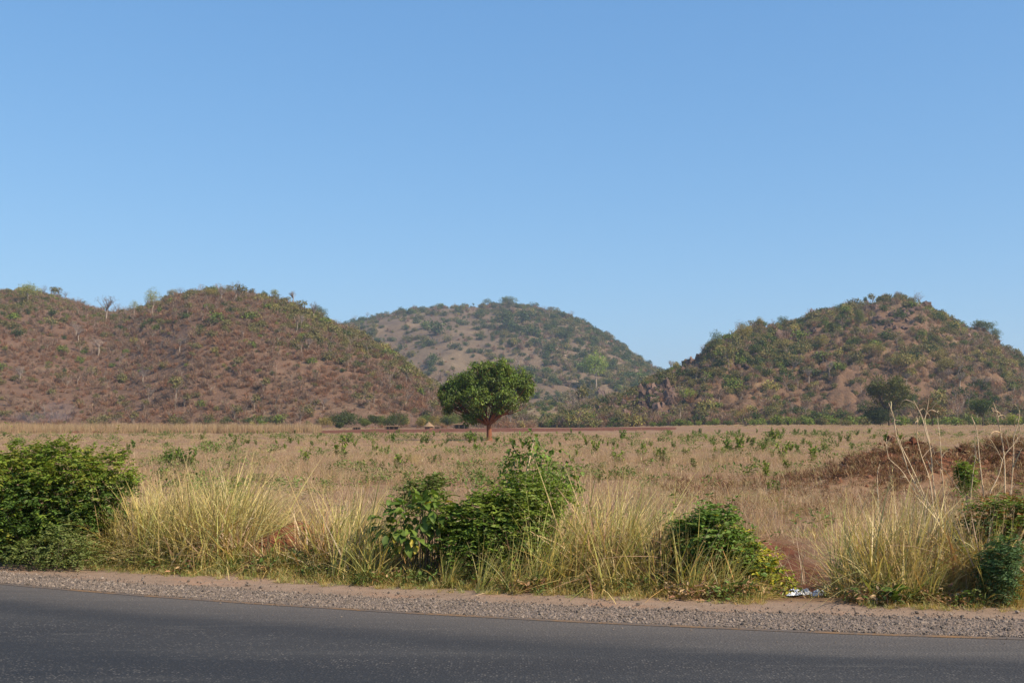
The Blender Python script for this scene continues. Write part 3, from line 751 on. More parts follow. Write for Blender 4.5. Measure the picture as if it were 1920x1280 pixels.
# --- brown dead stems tangled under the stalks on the right
stem_kinds = [tuft(430 + k, 26, 0.95, 0.2, 0.016, 0.42, 0.18, 4, [(0.30, 0.19, 0.12), (0.40, 0.28, 0.17), (0.22, 0.125, 0.075), (0.50, 0.36, 0.22)], hvar=0.35) for k in range(4)]
x = rng.uniform(4.6, 8.4, 190); y = line_y(x) + 3.2 + rng.gamma(2.0, 0.9, 190)
o = scatter('dead_stems', np.stack([x, y, ground_z(x, y)], 1), rots(190, 0.15), rng.uniform(0.5, 1.15, 190), rng.integers(0, 4, 190), stem_kinds)
tag(o, 'tangle of brown dead stems at the right end of the verge', 'dead stems')
thin_kinds = [tuft(440 + k, 8, 1.7, 0.22, 0.007, 0.3, 0.12, 5, [(0.36, 0.235, 0.14), (0.44, 0.31, 0.19), (0.27, 0.16, 0.095)], lean=([-0.25, 0.15, -0.1, 0.3][k], 0), hvar=0.3) for k in range(4)]
x = rng.uniform(5.5, 8.3, 60); y = 15.6 + rng.uniform(0, 2.6, 60)
o = scatter('thin_dry_stems', np.stack([x, y, ground_z(x, y)], 1), rots(60, 0.12), rng.uniform(0.5, 1.1, 60), rng.integers(0, 4, 60), thin_kinds)
tag(o, 'fine thin dry stems tangled among the tall pale stalks', 'dry stems')

# ------------------------------------------------------------------ loose gravel stones
def stone_mesh(seed, flat=0.7, detail=0, rough=0.28, mat=None, col=(0.3, 0.25, 0.22)):
    import bmesh
    r = np.random.default_rng(seed)
    bm = bmesh.new(); bmesh.ops.create_icosphere(bm, subdivisions=detail + 1, radius=1.0)
    V = np.array([v.co for v in bm.verts]); T = np.array([[v.index for v in f.verts] for f in bm.faces]); bm.free()
    for _ in range(3 if detail == 0 else 9):               # chop facets off
        d = unit(1, r)[0]; lim = r.uniform(0.45, 0.85); ex = V @ d - lim
        V = V - np.where(ex > 0, ex, 0)[:, None] * d[None, :]
    V = V * (1 + rough * r.normal(size=(len(V), 1)) * 0.35) * np.array((1, r.uniform(0.65, 1), flat))
    b = MB(); b.add(V, t=T, col=col)
    return b.mesh('stone', [mat or STONE])
def stone_material(name, c1, c2, c3, scale):
    m, nt, out = new_mat(name); L = nt.links.new
    oi = N(nt, 'ShaderNodeObjectInfo'); p = pos(nt)
    c = ramp(nt, oi.outputs['Random'], [(0.0, c1), (0.5, c2), (1.0, c3)])
    n1 = noise(nt, p, scale, 5, 0.7)
    c = mixc(nt, mrange(nt, n1, 0.4, 0.7, 0, 0.55), c, tuple(0.55 * a for a in c1))
    finish(nt, out, c, 0.92, 0.12, n1, 0.6, 0.4 / scale)
    return m
STONE = stone_material('gravel_stone', (0.10, 0.08, 0.065), (0.185, 0.142, 0.113), (0.31, 0.24, 0.19), 60)
ROCK = stone_material('hill_rock', (0.09, 0.055, 0.043), (0.14, 0.086, 0.066), (0.20, 0.125, 0.095), 0.5)
PALE_ROCK = stone_material('pale_hill_rock', (0.34, 0.25, 0.21), (0.40, 0.30, 0.25), (0.47, 0.37, 0.31), 0.4)
CLOD = stone_material('red_clod', (0.14, 0.06, 0.035), (0.18, 0.08, 0.045), (0.24, 0.12, 0.07), 30)
stone_kinds = [stone_mesh(400 + k) for k in range(6)]
n = 32000
sx = rng.uniform(-8.5, 8.0, n); u = rng.uniform(0, 1, n)
gw = gravel_width(sx)
um = rng.uniform(size=n); ss = np.where(um < 0.92, 0.05 + u * (gw - 0.05), np.where(um < 0.98, gw + rng.exponential(0.35, n), 0.05 - rng.exponential(0.28, n)))
sy = line_y(sx) + ss
keep = (ss < 2.6) & (np.abs(sx) < 0.47 * sy + 0.4)
sx, sy, ss = sx[keep], sy[keep], ss[keep]
sz = np.clip(rng.lognormal(-5.0, 0.55, len(sx)), 0.003, 0.03) * np.where(ss < 0.0, 0.45, 1)
o = scatter('gravel', np.stack([sx, sy, np.where(ss < 0.1, 0.006, ground_z(sx, sy) + 0.014) + sz * 0.15], 1), rng.uniform(0, 6.28, (len(sx), 3)) * np.array((0.06, 0.06, 1)), sz, rng.integers(0, 6, len(sx)), stone_kinds)
tag(o, 'loose grey and brown gravel stones on the road shoulder', 'gravel')

# ------------------------------------------------------------------ trees
def limb(p0, p1, sag, n, r):
    p0, p1 = np.asarray(p0, float), np.asarray(p1, float)
    t = np.linspace(0, 1, n)[:, None]
    L = np.linalg.norm(p1 - p0)
    mid = unit(1, r)[0] * L * 0.10
    return p0 + (p1 - p0) * t + np.sin(np.pi * t) * (mid + np.array((0, 0, -sag * L)))
def lobes_points(lobes, n, r, shell=0.75):
    """points in a union of ellipsoids (centre, radii), mostly near the outside"""
    vol = np.array([np.prod(l[1]) ** 0.75 for l in lobes]); idx = r.choice(len(lobes), n, p=vol / vol.sum())
    c = np.array([l[0] for l in lobes], float)[idx]; R = np.array([l[1] for l in lobes], float)[idx]
    d = unit(n, r); rad = np.where(r.uniform(size=n) < shell, r.uniform(0.78, 1.05, n), r.uniform(0.2, 0.8, n))
    return c + d * R * rad[:, None], d, idx
def foliage(b, lobes, n_cl, per, spread, L, B, pal, r, droop=0.3, m=0, shell=0.75, dens_noise=None, fine=False, amt=0.16):
    P, d, idx = lobes_points(lobes, n_cl, r, shell)
    if dens_noise:
        k = fbm(P[:, 0] / dens_noise + 9, P[:, 2] / dens_noise + P[:, 1] / dens_noise * 0.7, int(r.integers(1000)), 2) > 0.36
        P, d = P[k], d[k]
    n = len(P); pal = np.asarray(pal, float)
    base_c = jitter(pal[r.integers(0, len(pal), n)], n, amt, r)
    PP = np.repeat(P, per, 0) + r.normal(size=(n * per, 3)) * spread
    DD = np.repeat(d, per, 0) * 0.6 + unit(n * per, r) * 0.8; DD[:, 2] -= droop
    NN = np.repeat(d, per, 0) + np.array((0, 0, 0.6)) + unit(n * per, r) * 0.5
    cc = jitter(np.repeat(base_c, per, 0), n * per, 0.12, r)
    b.leaves(PP, DD, NN, L * r.uniform(0.7, 1.3, n * per), B * r.uniform(0.7, 1.3, n * per), cc, m=m, fine=fine)
    return P
def wood(b, base, fork, lobes, r0, n_main, n_sub, r, sides=7, sag=0.0, bend=0.04, col=(1, 1, 1)):
    base, fork = np.asarray(base, float), np.asarray(fork, float)
    tr = limb(base, fork, 0, 7, r)
    rad = np.linspace(r0, r0 * 0.72, 7); rad[0] *= 1.35; rad[1] *= 1.08
    b.tube(tr, rad, sides, col=col)
    order = list(range(len(lobes)))
    for i in order[:n_main]:
        c, R = np.asarray(lobes[i][0], float), np.asarray(lobes[i][1], float)
        pts = limb(fork, c, sag, 7, r)
        b.tube(pts, np.linspace(r0 * 0.5, r0 * 0.14, 7), max(4, sides - 2), col=col)
        for _ in range(n_sub):
            k = r.integers(2, 6)
            tip = c + unit(1, r)[0] * R * 0.85
            b.tube(limb(pts[k], tip, 0, 4, r), np.linspace(r0 * 0.2, r0 * 0.04, 4), 4, col=col)
    return tr
def make_tree(name, loc, lobes, trunk_r, fork, pal, n_cl, per, spread, L, B, bark, leaf, seed, label, cat='tree', group=None, droop=0.3, base=(0, 0, -0.2), n_sub=4, sag=0.0, shell=0.75, dens=None, extra_trunks=()):
    r = np.random.default_rng(seed)
    root = empty(name, loc)
    b = MB(); wood(b, base, fork, lobes, trunk_r, len(lobes), n_sub, r, sag=sag)
    for e in extra_trunks: wood(b, e[0], e[1], lobes[e[2]:e[3]], trunk_r * 0.8, 9, n_sub, r)
    b.build('trunk', bark, root, smooth=True)
    f = MB(); foliage(f, lobes, n_cl, per, spread, L, B, pal, r, droop, shell=shell, dens_noise=dens)
    f.build('crown', leaf, root)
    return tag(root, label, cat, group)

# the broad lone tree in the middle of the field; lobes traced in image pixels at its distance
tb = flat_hit(917, 826); TY = tb[1]; ppm = F / TY
def tl(px, py, dy, rx, rz, ry=None):
    p = at(px, py, TY) - tb; p[1] = dy
    return (p, np.array((rx / ppm, (ry or rx) / ppm, rz / ppm)))
main_lobes = [tl(915, 708, 0, 50, 30, 52), tl(960, 708, 0.5, 38, 28, 42), tl(872, 718, 0.3, 34, 26, 40), tl(985, 730, 0, 17, 26, 34), tl(848, 742, -0.4, 24, 26, 34),
              tl(841, 760, 0.5, 12, 16, 22), tl(893, 742, -3.0, 30, 24, 26), tl(920, 735, 2.5, 40, 26, 30), tl(945, 742, -2.6, 28, 20, 22), tl(903, 762, -2.2, 24, 15, 18),
              tl(937, 762, -1.0, 13, 14, 14), tl(880, 782, -0.6, 9, 8, 9), tl(893, 781, 0.4, 10, 7, 10), tl(980, 752, 0.6, 16, 13, 22), tl(962, 756, -0.5, 10, 10, 12),
              tl(866, 764, 0.0, 16, 14, 20), tl(905, 690, -1.5, 22, 14, 22), tl(940, 690, -1.5, 26, 14, 24), tl(838, 728, 0.6, 14, 12, 16)]
def clumps(lobes, n, r0, r1, seed):
    r = np.random.default_rng(seed); P, d, idx = lobes_points(lobes, n, r, 0.86)
    out = []
    for p, dd in zip(P, d):
        q = r.uniform(r0, r1); out.append((p - dd * q * 0.55, np.array((q, q, q * r.uniform(0.6, 0.95)))))
    return out
MANGO = [(0.085, 0.125, 0.016), (0.105, 0.15, 0.02), (0.065, 0.10, 0.014), (0.135, 0.18, 0.028), (0.09, 0.13, 0.02)]
r = np.random.default_rng(21); root = empty('lone_tree', tb)
b = MB(); wood(b, (0, 0, -0.2), (-0.05, 0.0, 2.1), main_lobes, 0.42, len(main_lobes), 4, r); b.build('trunk', BARK_RED, root, smooth=True)
f = MB()
for k, cl_ in enumerate(clumps(main_lobes, 175, 0.5, 1.2, 22)):
    tone = np.clip(1 + 0.28 * r.normal(), 0.5, 1.7)
    foliage(f, [cl_], 34, 5, 0.13, 0.33, 0.145, [tuple(tone * np.array(c)) for c in MANGO], r, 0.7, shell=0.85)
foliage(f, main_lobes, 320, 5, 0.15, 0.33, 0.145, MANGO, r, 0.6, shell=0.35)
f.build('crown', GLOSSY, root)
tag(root, 'broad dark green lone tree with red dusted trunk in the middle of the field', 'tree')

# ------------------------------------------------------------------ leaning shrub kinds for the hills (shared shapes)
OLIVE = [(0.165, 0.145, 0.052), (0.19, 0.162, 0.058), (0.135, 0.125, 0.044), (0.205, 0.17, 0.07)]
DKGREEN = [(0.068, 0.092, 0.024), (0.085, 0.11, 0.03), (0.055, 0.078, 0.022)]
BRIGHT = [(0.15, 0.19, 0.035), (0.18, 0.21, 0.042), (0.125, 0.165, 0.032)]
YELL = [(0.30, 0.25, 0.075), (0.26, 0.22, 0.07), (0.33, 0.27, 0.095)]
GREYTW = [(0.26, 0.168, 0.118), (0.315, 0.215, 0.155), (0.21, 0.132, 0.095), (0.28, 0.168, 0.108)]
RUST = [(0.27, 0.142, 0.082), (0.31, 0.168, 0.095), (0.22, 0.115, 0.068)]
def leafy_kind(seed, pal, n=330, per=1, L=0.42, B=0.26, flat=0.62):
    r = np.random.default_rng(seed); b = MB()
    lobes = [((r.uniform(-0.45, 0.45), r.uniform(-0.45, 0.45), r.uniform(0.35, 0.75)), (r.uniform(0.35, 0.62),) * 2 + (r.uniform(0.3, 0.5) * flat / 0.62,)) for _ in range(5)]
    for _ in range(4):
        b.tube(limb((0, 0, -0.3), np.array(lobes[_][0]), 0, 3, r), (0.05, 0.035, 0.02), 3, col=(0.12, 0.09, 0.07))
    foliage(b, lobes, n, per, 0.05, L * 0.5, B * 0.5, pal, r, 0.1, shell=0.7, amt=0.2)
    return b.mesh('shrub', [LEAFV])
def twig_kind(seed, pal, n=190, tall=1.0):
    r = np.random.default_rng(seed); b = MB()
    az = r.uniform(0, 6.283, n); tl_ = np.abs(r.normal(size=n)) * 0.55
    D = np.stack([np.sin(tl_) * np.cos(az), np.sin(tl_) * np.sin(az), np.cos(tl_) * tall], 1)
    st = r.uniform(0.0, 0.75, n)[:, None]
    P = D * st * 0.9 + r.normal(size=(n, 3)) * 0.10; P[:, 2] = np.abs(P[:, 2]) - 0.05
    DD = D + unit(n, r) * 0.6; DD[:, 2] = np.abs(DD[:, 2])
    pal = np.asarray(pal)
    b.leaves(P, DD, unit(n, r), r.uniform(0.3, 0.65, n), r.uniform(0.02, 0.055, n), jitter(pal[r.integers(0, len(pal), n)], n, 0.2, r))
    return b.mesh('bare_shrub', [LEAFV])
def sapling_tree_kind(seed, pal, bare=False):             # small upright tree with a pale stem
    r = np.random.default_rng(seed); b = MB()
    b.tube(limb((0, 0, -0.1), (r.normal() * 0.05, 0, 0.55), 0, 4, r), (0.028, 0.024, 0.02, 0.015), 4, col=(0.36, 0.28, 0.22))
    for _ in range(9):
        a = r.uniform(0, 6.283); tip = np.array((0.3 * math.cos(a), 0.3 * math.sin(a), r.uniform(0.7, 1.0)))
        b.tube(limb((0, 0, r.uniform(0.35, 0.55)), tip, 0, 3, r), (0.012, 0.008, 0.004), 3, col=(0.30, 0.23, 0.18))
    lobes = [((r.normal() * 0.14, r.normal() * 0.14, r.uniform(0.68, 0.92)), (0.22, 0.22, 0.13)) for _ in range(4)]
    foliage(b, lobes, 60 if bare else 170, 1, 0.03, 0.15 if bare else 0.12, 0.018 if bare else 0.07, pal, r, -0.1, shell=0.6)
    return b.mesh('small_tree', [LEAFV])
shrub_kinds = ([twig_kind(500 + k, GREYTW) for k in range(4)] + [twig_kind(510 + k, RUST, 170, 0.8) for k in range(3)] +       # 0-3, 4-6
               [leafy_kind(520 + k, OLIVE) for k in range(4)] + [leafy_kind(530 + k, DKGREEN) for k in range(3)] +          # 7-10, 11-13
               [leafy_kind(540 + k, BRIGHT) for k in range(2)] + [leafy_kind(550, YELL)] +                                    # 14-15, 16
               [sapling_tree_kind(560 + k, GREYTW, True) for k in range(3)] + [sapling_tree_kind(570, OLIVE)])                # 17-19, 20
def hill_cover(h, n, choose, size, name, label):
    pxs = rng.uniform(max(h.px0, -160), min(h.px1, 2080), n); t = rng.uniform(0.0, 1.06, n) ** 0.9
    yb, yr = h.base(pxs), h.ridge(pxs); y = yb + t * (yr - yb); x = (pxs - W / 2) / F * y
    z = h.z(x, y)
    keep = (rng.uniform(size=n) < y / y.max()) & (z > ground_z(x, y) - 0.3) & (z >= terrain_z(x, y) - 0.5)
    pxs, t, x, y, z = (a[keep] for a in (pxs, t, x, y, z))
    pk, keep, sz = choose(pxs, t, x, y, z)
    pxs, x, y, z, pk, sz = (a[keep] for a in (pxs, x, y, z, pk, sz))
    o = scatter(name, np.stack([x, y, z - 0.1], 1), rots(len(x), 0.08), sz * size, pk, shrub_kinds)
    return tag(o, label, 'scrub')
def pickmix(n, groups, w):
    w = np.asarray(w, float)
    if w.ndim == 1: w = np.tile(w, (n, 1))
    w = w / w.sum(1)[:, None]; u = rng.uniform(size=n)[:, None]
    g = (u > np.cumsum(w, 1)).sum(1).clip(0, len(groups) - 1)
    return np.array([groups[k][rng.integers(len(groups[k]))] for k in g])
GT, GR, GO, GD, GB, GY_, GS = [0, 1, 2, 3], [4, 5, 6], [7, 8, 9, 10], [11, 12, 13], [14, 15], [16], [17, 18, 19, 20]
def sizes(pk):
    r = np.clip(rng.lognormal(-0.05, 0.38, len(pk)), 0.4, 2.3)
    tallm = np.isin(pk, GS)
    return np.where(tallm, r * 2.3, r)
CLIFFS = [(1115, 1268, 722, 785), (1276, 1316, 662, 702), (1450, 1550, 620, 648), (1612, 1742, 566, 626), (1330, 1380, 625, 650), (1225, 1290, 690, 720)]
def proj_y(x, y, z):
    c = np.asarray(y) * CP + (np.asarray(z) - CAMZ) * SP; v = (-np.asarray(y) * SP + (np.asarray(z) - CAMZ) * CP) / c
    return H / 2 - F * v
def choose_left(px, t, x, y, z):
    n = len(px); nz = fbm(x / 25, y / 25, 601, 3); nb = fbm(x / 55, y / 70, 603, 2); up = np.clip((t - 0.42) * 2.0, 0, 1) * np.clip(4 * nb - 1.2, 0.15, 1.6)
    w = np.stack([1.0 + 0 * t, 0.85 - 0.3 * np.clip(up, 0, 1), 0.07 + 0.85 * up, 0.0 + 0.07 * up, 0.012 + 0.06 * up, 0.01 + 0.14 * up * (px > 350), 0.09 + 0 * t], 1)
    pk = pickmix(n, [GT, GR, GO, GD, GB, GY_, GS], w)
    foot = sstep(520, 640, px) * (1 - sstep(0.12, 0.3, t))
    return pk, rng.uniform(size=n) < np.clip(1.8 * nz - 0.05, 0.1, 1) * (1 - 0.75 * foot), sizes(pk)
def choose_right(px, t, x, y, z):
    n = len(px); nz = fbm(x / 28, y / 28, 611, 3); nb = fbm(x / 60, y / 80, 613, 2); up = np.clip(t * 2.2 - 0.45, 0, 1) * np.clip(4 * nb - 1.1, 0.3, 1.6); right = sstep(1500, 1900, px)
    py = proj_y(x, y, z); cl = np.zeros(n)
    for (a, b_, c, d) in CLIFFS: cl = np.maximum(cl, (px > a) & (px < b_) & (py > c) & (py < d))
    w = np.stack([0.9 + 0.35 * right, 0.35 + 0 * t, 0.28 + 0.75 * up, 0.07 + 0.22 * up, 0.04 + 0.04 * up, 0.05 + 0.22 * up * (nz > 0.5), 0.10 + 0.12 * right], 1)
    th = sstep(0.56, 0.66, fbm(x / 34, y / 45, 617, 3)); w[:, 2] += 1.6 * th * up; w[:, 3] += 1.3 * th * (0.25 + up)
    pk = pickmix(n, [GT, GR, GO, GD, GB, GY_, GS], w)
    open_ = np.exp(-((px - 1800) / 60) ** 2) * (t > 0.55)
    return pk, rng.uniform(size=n) < np.clip(1.9 * nz - 0.3 + 0.6 * th, 0.05, 1) * (1 - 0.65 * open_) * (1 - 0.85 * cl), sizes(pk)
def choose_mid(px, t, x, y, z):
    n = len(px); nz = fbm(x / 70, y / 80, 621, 3); nn = fbm(x / 25, y / 25, 622, 2); rt = sstep(870, 1010, px + 60 * (nz - 0.5)) + 0.35 * (t > 0.82)
    w = np.stack([0.35 + 0 * t, 0.15 + 0 * t, 0.7 + 0 * t, 0.35 + 0.35 * rt, 0.04 + 0 * t, 0.05 + 0 * t, 0.05 + 0 * t], 1)
    pk = pickmix(n, [GT, GR, GO, GD, GB, GY_, GS], w)
    return pk, rng.uniform(size=n) < np.clip(0.27 + 0.72 * rt + 1.2 * np.clip(nz - 0.52, 0, 1), 0, 1) * np.clip(2 * nn - 0.2, 0.2, 1), sizes(pk)
def choose_val(px, t, x, y, z):
    n = len(px); nz = fbm(x / 28, y / 28, 631, 3)
    pk = pickmix(n, [GT, GR, GO, GD, GB, GY_, GS], (0.3, 0.2, 0.8, 0.3, 0.25, 0.2, 0.05))
    return pk, rng.uniform(size=n) < np.clip(1.2 * nz - 0.1, 0, 1), sizes(pk)
hill_cover(left_hill, 27000, choose_left, 1.85, 'left_hill_scrub', 'leafless brown and olive scrub covering the left hill')
hill_cover(right_hill, 19000, choose_right, 2.15, 'right_hill_scrub', 'olive and grey scrub covering the rocky right hill')
hill_cover(middle_hill, 21000, choose_mid, 3.7, 'middle_hill_scrub', 'hazy olive scrub on the distant middle hill')
hill_cover(valley_slope, 3000, choose_val, 1.5, 'valley_scrub', 'pale green scrub in the gap between the hills')

# ------------------------------------------------------------------ trees standing out on the hills and at their feet
def px_tree(name, px, base_py, top_py, w_px, label, kind, seed, group=None, on='hill', trunk_frac=0.5, pal=OLIVE, bark=None, dense=1.0, lobes_n=7, flat=0.35):
    p = hit(px, base_py) if on == 'hill' else flat_hit(px, base_py, 100)
    m = p[1] / F
    hgt = max((base_py - top_py) * m, 1.5); wid = w_px * m
    r = np.random.default_rng(seed)
    root = empty(name, p); b = MB()
    c0 = hgt * trunk_frac; ch = hgt - c0
    fork = np.array((r.normal() * 0.03 * hgt, 0, c0 * 0.92))
    bark = bark or BARK_PALE
    if kind == 'bare':
        b.tube(limb((0, 0, -0.5), fork, 0, 6, r), np.linspace(hgt * 0.045, hgt * 0.028, 6), 6)
        b.build('trunk', bark, root, smooth=True)
        f = MB()
        for _ in range(13):
            a = r.uniform(0, 6.283); rr = wid * 0.5 * math.sqrt(r.uniform(0.15, 1))
            tip = np.array((rr * math.cos(a), rr * math.sin(a), c0 + ch * r.uniform(0.55, 1.0) * (1 - 0.35 * (rr / (wid * 0.5)) ** 2)))
            l1 = limb(fork, tip, -0.08, 5, r)
            f.tube(l1, np.linspace(hgt * 0.014, hgt * 0.005, 5), 4, col=(0.25, 0.19, 0.155))
            for _k in range(7):
                k = r.integers(2, 5); t2 = l1[k] + unit(1, r)[0] * np.array((1, 1, 0.8)) * wid * 0.15 + np.array((0, 0, wid * 0.05))
                l2 = limb(l1[k], t2, 0, 3, r)
                f.tube(l2, (hgt * 0.005, hgt * 0.0038, hgt * 0.002), 3, col=(0.22, 0.17, 0.14))
                n = 7
                f.leaves(np.repeat(l2[2:3], n, 0), unit(n, r) + np.array((0, 0, 0.5)), unit(n, r), wid * 0.075, hgt * 0.005, jitter((0.21, 0.165, 0.14), n, 0.15, r))
        f.build('crown', TWIG, root)
    else:
        lobes = []
        for i in range(lobes_n):
            a = i / lobes_n * 6.283 + r.uniform(-0.3, 0.3); q = 0.0 if i == 0 else r.uniform(0.45, 0.75)
            if kind == 'umbrella':
                lobes.append(((q * wid * 0.5 * math.cos(a), q * wid * 0.5 * math.sin(a), hgt - ch * (0.32 + 0.35 * q)), (wid * 0.24, wid * 0.24, ch * flat)))
            elif kind == 'round':
                lobes.append(((q * wid * 0.42 * math.cos(a), q * wid * 0.42 * math.sin(a), c0 + ch * (0.5 + r.uniform(-0.25, 0.28) * (q > 0))), (wid * 0.27, wid * 0.27, ch * 0.3)))
            else:                                            # loose, feathery
                lobes.append(((q * wid * 0.55 * math.cos(a), q * wid * 0.55 * math.sin(a), c0 + ch * r.uniform(0.15, 0.85)), (wid * 0.2, wid * 0.2, ch * 0.2)))
        wood(b, (0, 0, -0.5), fork, lobes, hgt * 0.022, len(lobes), 2, r, sides=6)
        b.build('trunk', bark, root, smooth=True)
        f = MB()
        ls = max(0.3, wid * 0.05)
        foliage(f, lobes, int(170 * dense * lobes_n / 2), 3, ls * 0.5, ls, ls * 0.5, pal, r, 0.0, shell=0.65, dens_noise=wid * 0.16 if kind != 'round' else None)
        f.build('crown', LEAF, root)
    return tag(root, label, 'tree', group)

PALEGREEN = [(0.18, 0.20, 0.07), (0.21, 0.23, 0.085), (0.155, 0.175, 0.06)]
px_tree('bare_tree', 199, 602, 554, 38, 'tall bare pale trunked tree in the saddle of the left hill', 'bare', 701, trunk_frac=0.42)
px_tree('umbrella_tree', 53, 573, 531, 46, 'flat topped green tree on the far left hill crest', 'umbrella', 702, trunk_frac=0.45, pal=PALEGREEN)
px_tree('umbrella_tree', 287, 592, 540, 34, 'pale green crowned tree on the shoulder of the left hill beside the saddle', 'umbrella', 703, trunk_frac=0.42, pal=PALEGREEN, flat=0.4)
px_tree('umbrella_tree', 251, 598, 562, 17, 'small pale umbrella tree in the saddle right of the bare tree', 'umbrella', 704, trunk_frac=0.5, pal=PALEGREEN)
px_tree('bare_tree', 442, 562, 526, 26, 'bare grey tree on the highest crest of the left hill', 'bare', 705, trunk_frac=0.3)
px_tree('bare_tree', 415, 566, 529, 24, 'smaller bare grey tree on the left hill crest just left of the tallest', 'bare', 706, trunk_frac=0.3)
px_tree('bare_tree', 550, 574, 541, 16, 'small bare lollipop tree on the right shoulder of the left hill', 'bare', 707, trunk_frac=0.55)
px_tree('umbrella_tree', 515, 566, 540, 16, 'small pale green tree on the left hill crest left of the lollipop tree', 'umbrella', 708, trunk_frac=0.45, pal=PALEGREEN)
px_tree('bare_tree', 590, 600, 562, 16, 'thin bare tree behind the dark green tree on the left hill skyline', 'bare', 713, trunk_frac=0.35)
px_tree('round_tree', 601, 597, 570, 27, 'dark green leafy tree alone on the right skyline of the left hill', 'round', 709, trunk_frac=0.2, pal=DKGREEN, bark=BARK)
px_tree('spreading_tree', 398, 556, 539, 30, 'broad green tree on the top of the left hill', 'round', 710, trunk_frac=0.15, pal=OLIVE, bark=BARK)
px_tree('spreading_tree', 325, 560, 541, 26, 'olive tree at the left end of the left hill crest', 'umbrella', 711, trunk_frac=0.2, pal=OLIVE, bark=BARK)
px_tree('dark_tree', 497, 560, 543, 14, 'small dark tree on the crest of the left hill', 'round', 712, trunk_frac=0.25, pal=DKGREEN, bark=BARK)
for i, (x, b_, t_, w_) in enumerate(((338, 664, 632, 34), (183, 668, 632, 30), (142, 632, 604, 22), (38, 722, 688, 24), (269, 722, 690, 22), (148, 640, 612, 18), (580, 660, 632, 18), (564, 618, 588, 16), (606, 770, 744, 26))):
    px_tree('bare_tree', x, b_, t_, w_, 'bare pale trunked tree among the scrub on the slope of the left hill', 'bare', 720 + i, 'bare trees on the left hill slope', trunk_frac=0.45)
# middle hill skyline
px_tree('flat_top_tree', 954, 578, 556, 34, 'wide flat topped tree on the summit of the middle hill', 'umbrella', 740, trunk_frac=0.45, pal=DKGREEN, bark=BARK_DARK)
px_tree('flat_top_tree', 914, 577, 559, 16, 'small flat topped tree just left of the middle hill summit', 'umbrella', 741, trunk_frac=0.4, pal=DKGREEN, bark=BARK_DARK)
for i, (x, b_, w_) in enumerate(((707, 594, 7), (725, 590, 7), (795, 580, 5), (748, 586, 4), (867, 575, 5), (888, 575, 4), (1040, 585, 7), (1084, 600, 5), (1108, 611, 6), (1164, 648, 8))):
    px_tree('skyline_tree', x, b_ + 2, b_ - 7, w_ + 2, 'tiny dark tree on the skyline of the middle hill', 'round', 745 + i, 'tiny trees on the middle hill skyline', trunk_frac=0.4, pal=DKGREEN, bark=BARK_DARK, lobes_n=4)
# right hill
px_tree('tall_tree', 1116, 737, 667, 52, 'tall light green tree with a straight pale trunk before the middle hill', 'umbrella', 760, trunk_frac=0.42, pal=[(0.14, 0.20, 0.03), (0.18, 0.24, 0.035), (0.11, 0.16, 0.026)], flat=0.42, dense=2.2, lobes_n=9)
px_tree('bare_tree', 1259, 692, 670, 16, 'small bare tree in the notch left of the right hill', 'bare', 761, trunk_frac=0.35)
px_tree('bright_tree', 1292, 757, 729, 34, 'bright green crowned tree at the foot of the right hill cliffs', 'umbrella', 762, trunk_frac=0.3, pal=BRIGHT, flat=0.4)
for i, (x, b_, t_, w_, pal, kd, lab) in enumerate((
        (1393, 618, 595, 22, DKGREEN, 'umbrella', 'dark flat topped tree on the left skyline of the right hill'),
        (1425, 615, 597, 18, OLIVE, 'round', 'olive tree on the left skyline of the right hill beside the flat topped tree'),
        (1469, 612, 594, 22, DKGREEN, 'round', 'dark rounded tree in the dip of the right hill skyline'),
        (1578, 575, 561, 22, DKGREEN, 'umbrella', 'dark umbrella tree on the upper skyline of the right hill'),
        (1623, 570, 555, 8, DKGREEN, 'round', 'small upright tree on the skyline just left of the right hill summit'),
        (1344, 660, 622, 40, DKGREEN, 'round', 'dark dense tree at the cliff edge on the right hill left flank'),
        (1397, 640, 602, 34, OLIVE, 'round', 'olive bushy tree below the left skyline of the right hill'),
        (1612, 612, 578, 30, DKGREEN, 'round', 'dark green tree below the summit of the right hill'),
        (1845, 622, 601, 46, DKGREEN, 'round', 'dark spreading trees clump on the right skyline of the right hill'),
        (1868, 640, 614, 26, DKGREEN, 'round', 'dark round tree at the lower end of the right hill skyline clump'),
        (1808, 652, 634, 24, DKGREEN, 'round', 'dark round bush on the bare upper right slope of the right hill'),
        (1857, 695, 680, 16, DKGREEN, 'round', 'small dark bush on the lower right slope of the right hill'))):
    px_tree('hill_tree', x, b_, t_, w_, lab, kd, 770 + i, trunk_frac=0.2, pal=pal, bark=BARK)
for i, (x, b_, w_) in enumerate(((1470, 660, 44), (1540, 655, 40), (1700, 690, 70), (1640, 668, 50), (1780, 700, 50), (1760, 680, 36))):
    px_tree('hazy_olive_tree', x, b_, b_ - 24, w_, 'soft yellow olive spreading tree on the right hill, ' + ['left below the skyline dip', 'right below the skyline dip', 'widest, above the feathery tree', 'just below the dark summit trees', 'lowest, far right', 'right of the widest one'][i], 'umbrella', 790 + i, 'yellow olive trees on the right hill', trunk_frac=0.3, pal=[(0.15, 0.135, 0.06), (0.17, 0.15, 0.065)], bark=BARK, flat=0.45, dense=1.2)
for i, (x, b_, t_) in enumerate(((1516, 722, 690), (1556, 712, 675), (1802, 737, 700), (1850, 735, 705), (1778, 718, 694), (1826, 728, 705), (1700, 722, 700))):
    px_tree('bare_tree', x, b_, t_, 18, 'pale bare tree on the slope of the right hill', 'bare', 800 + i, 'bare trees on the right hill slope', trunk_frac=0.5)

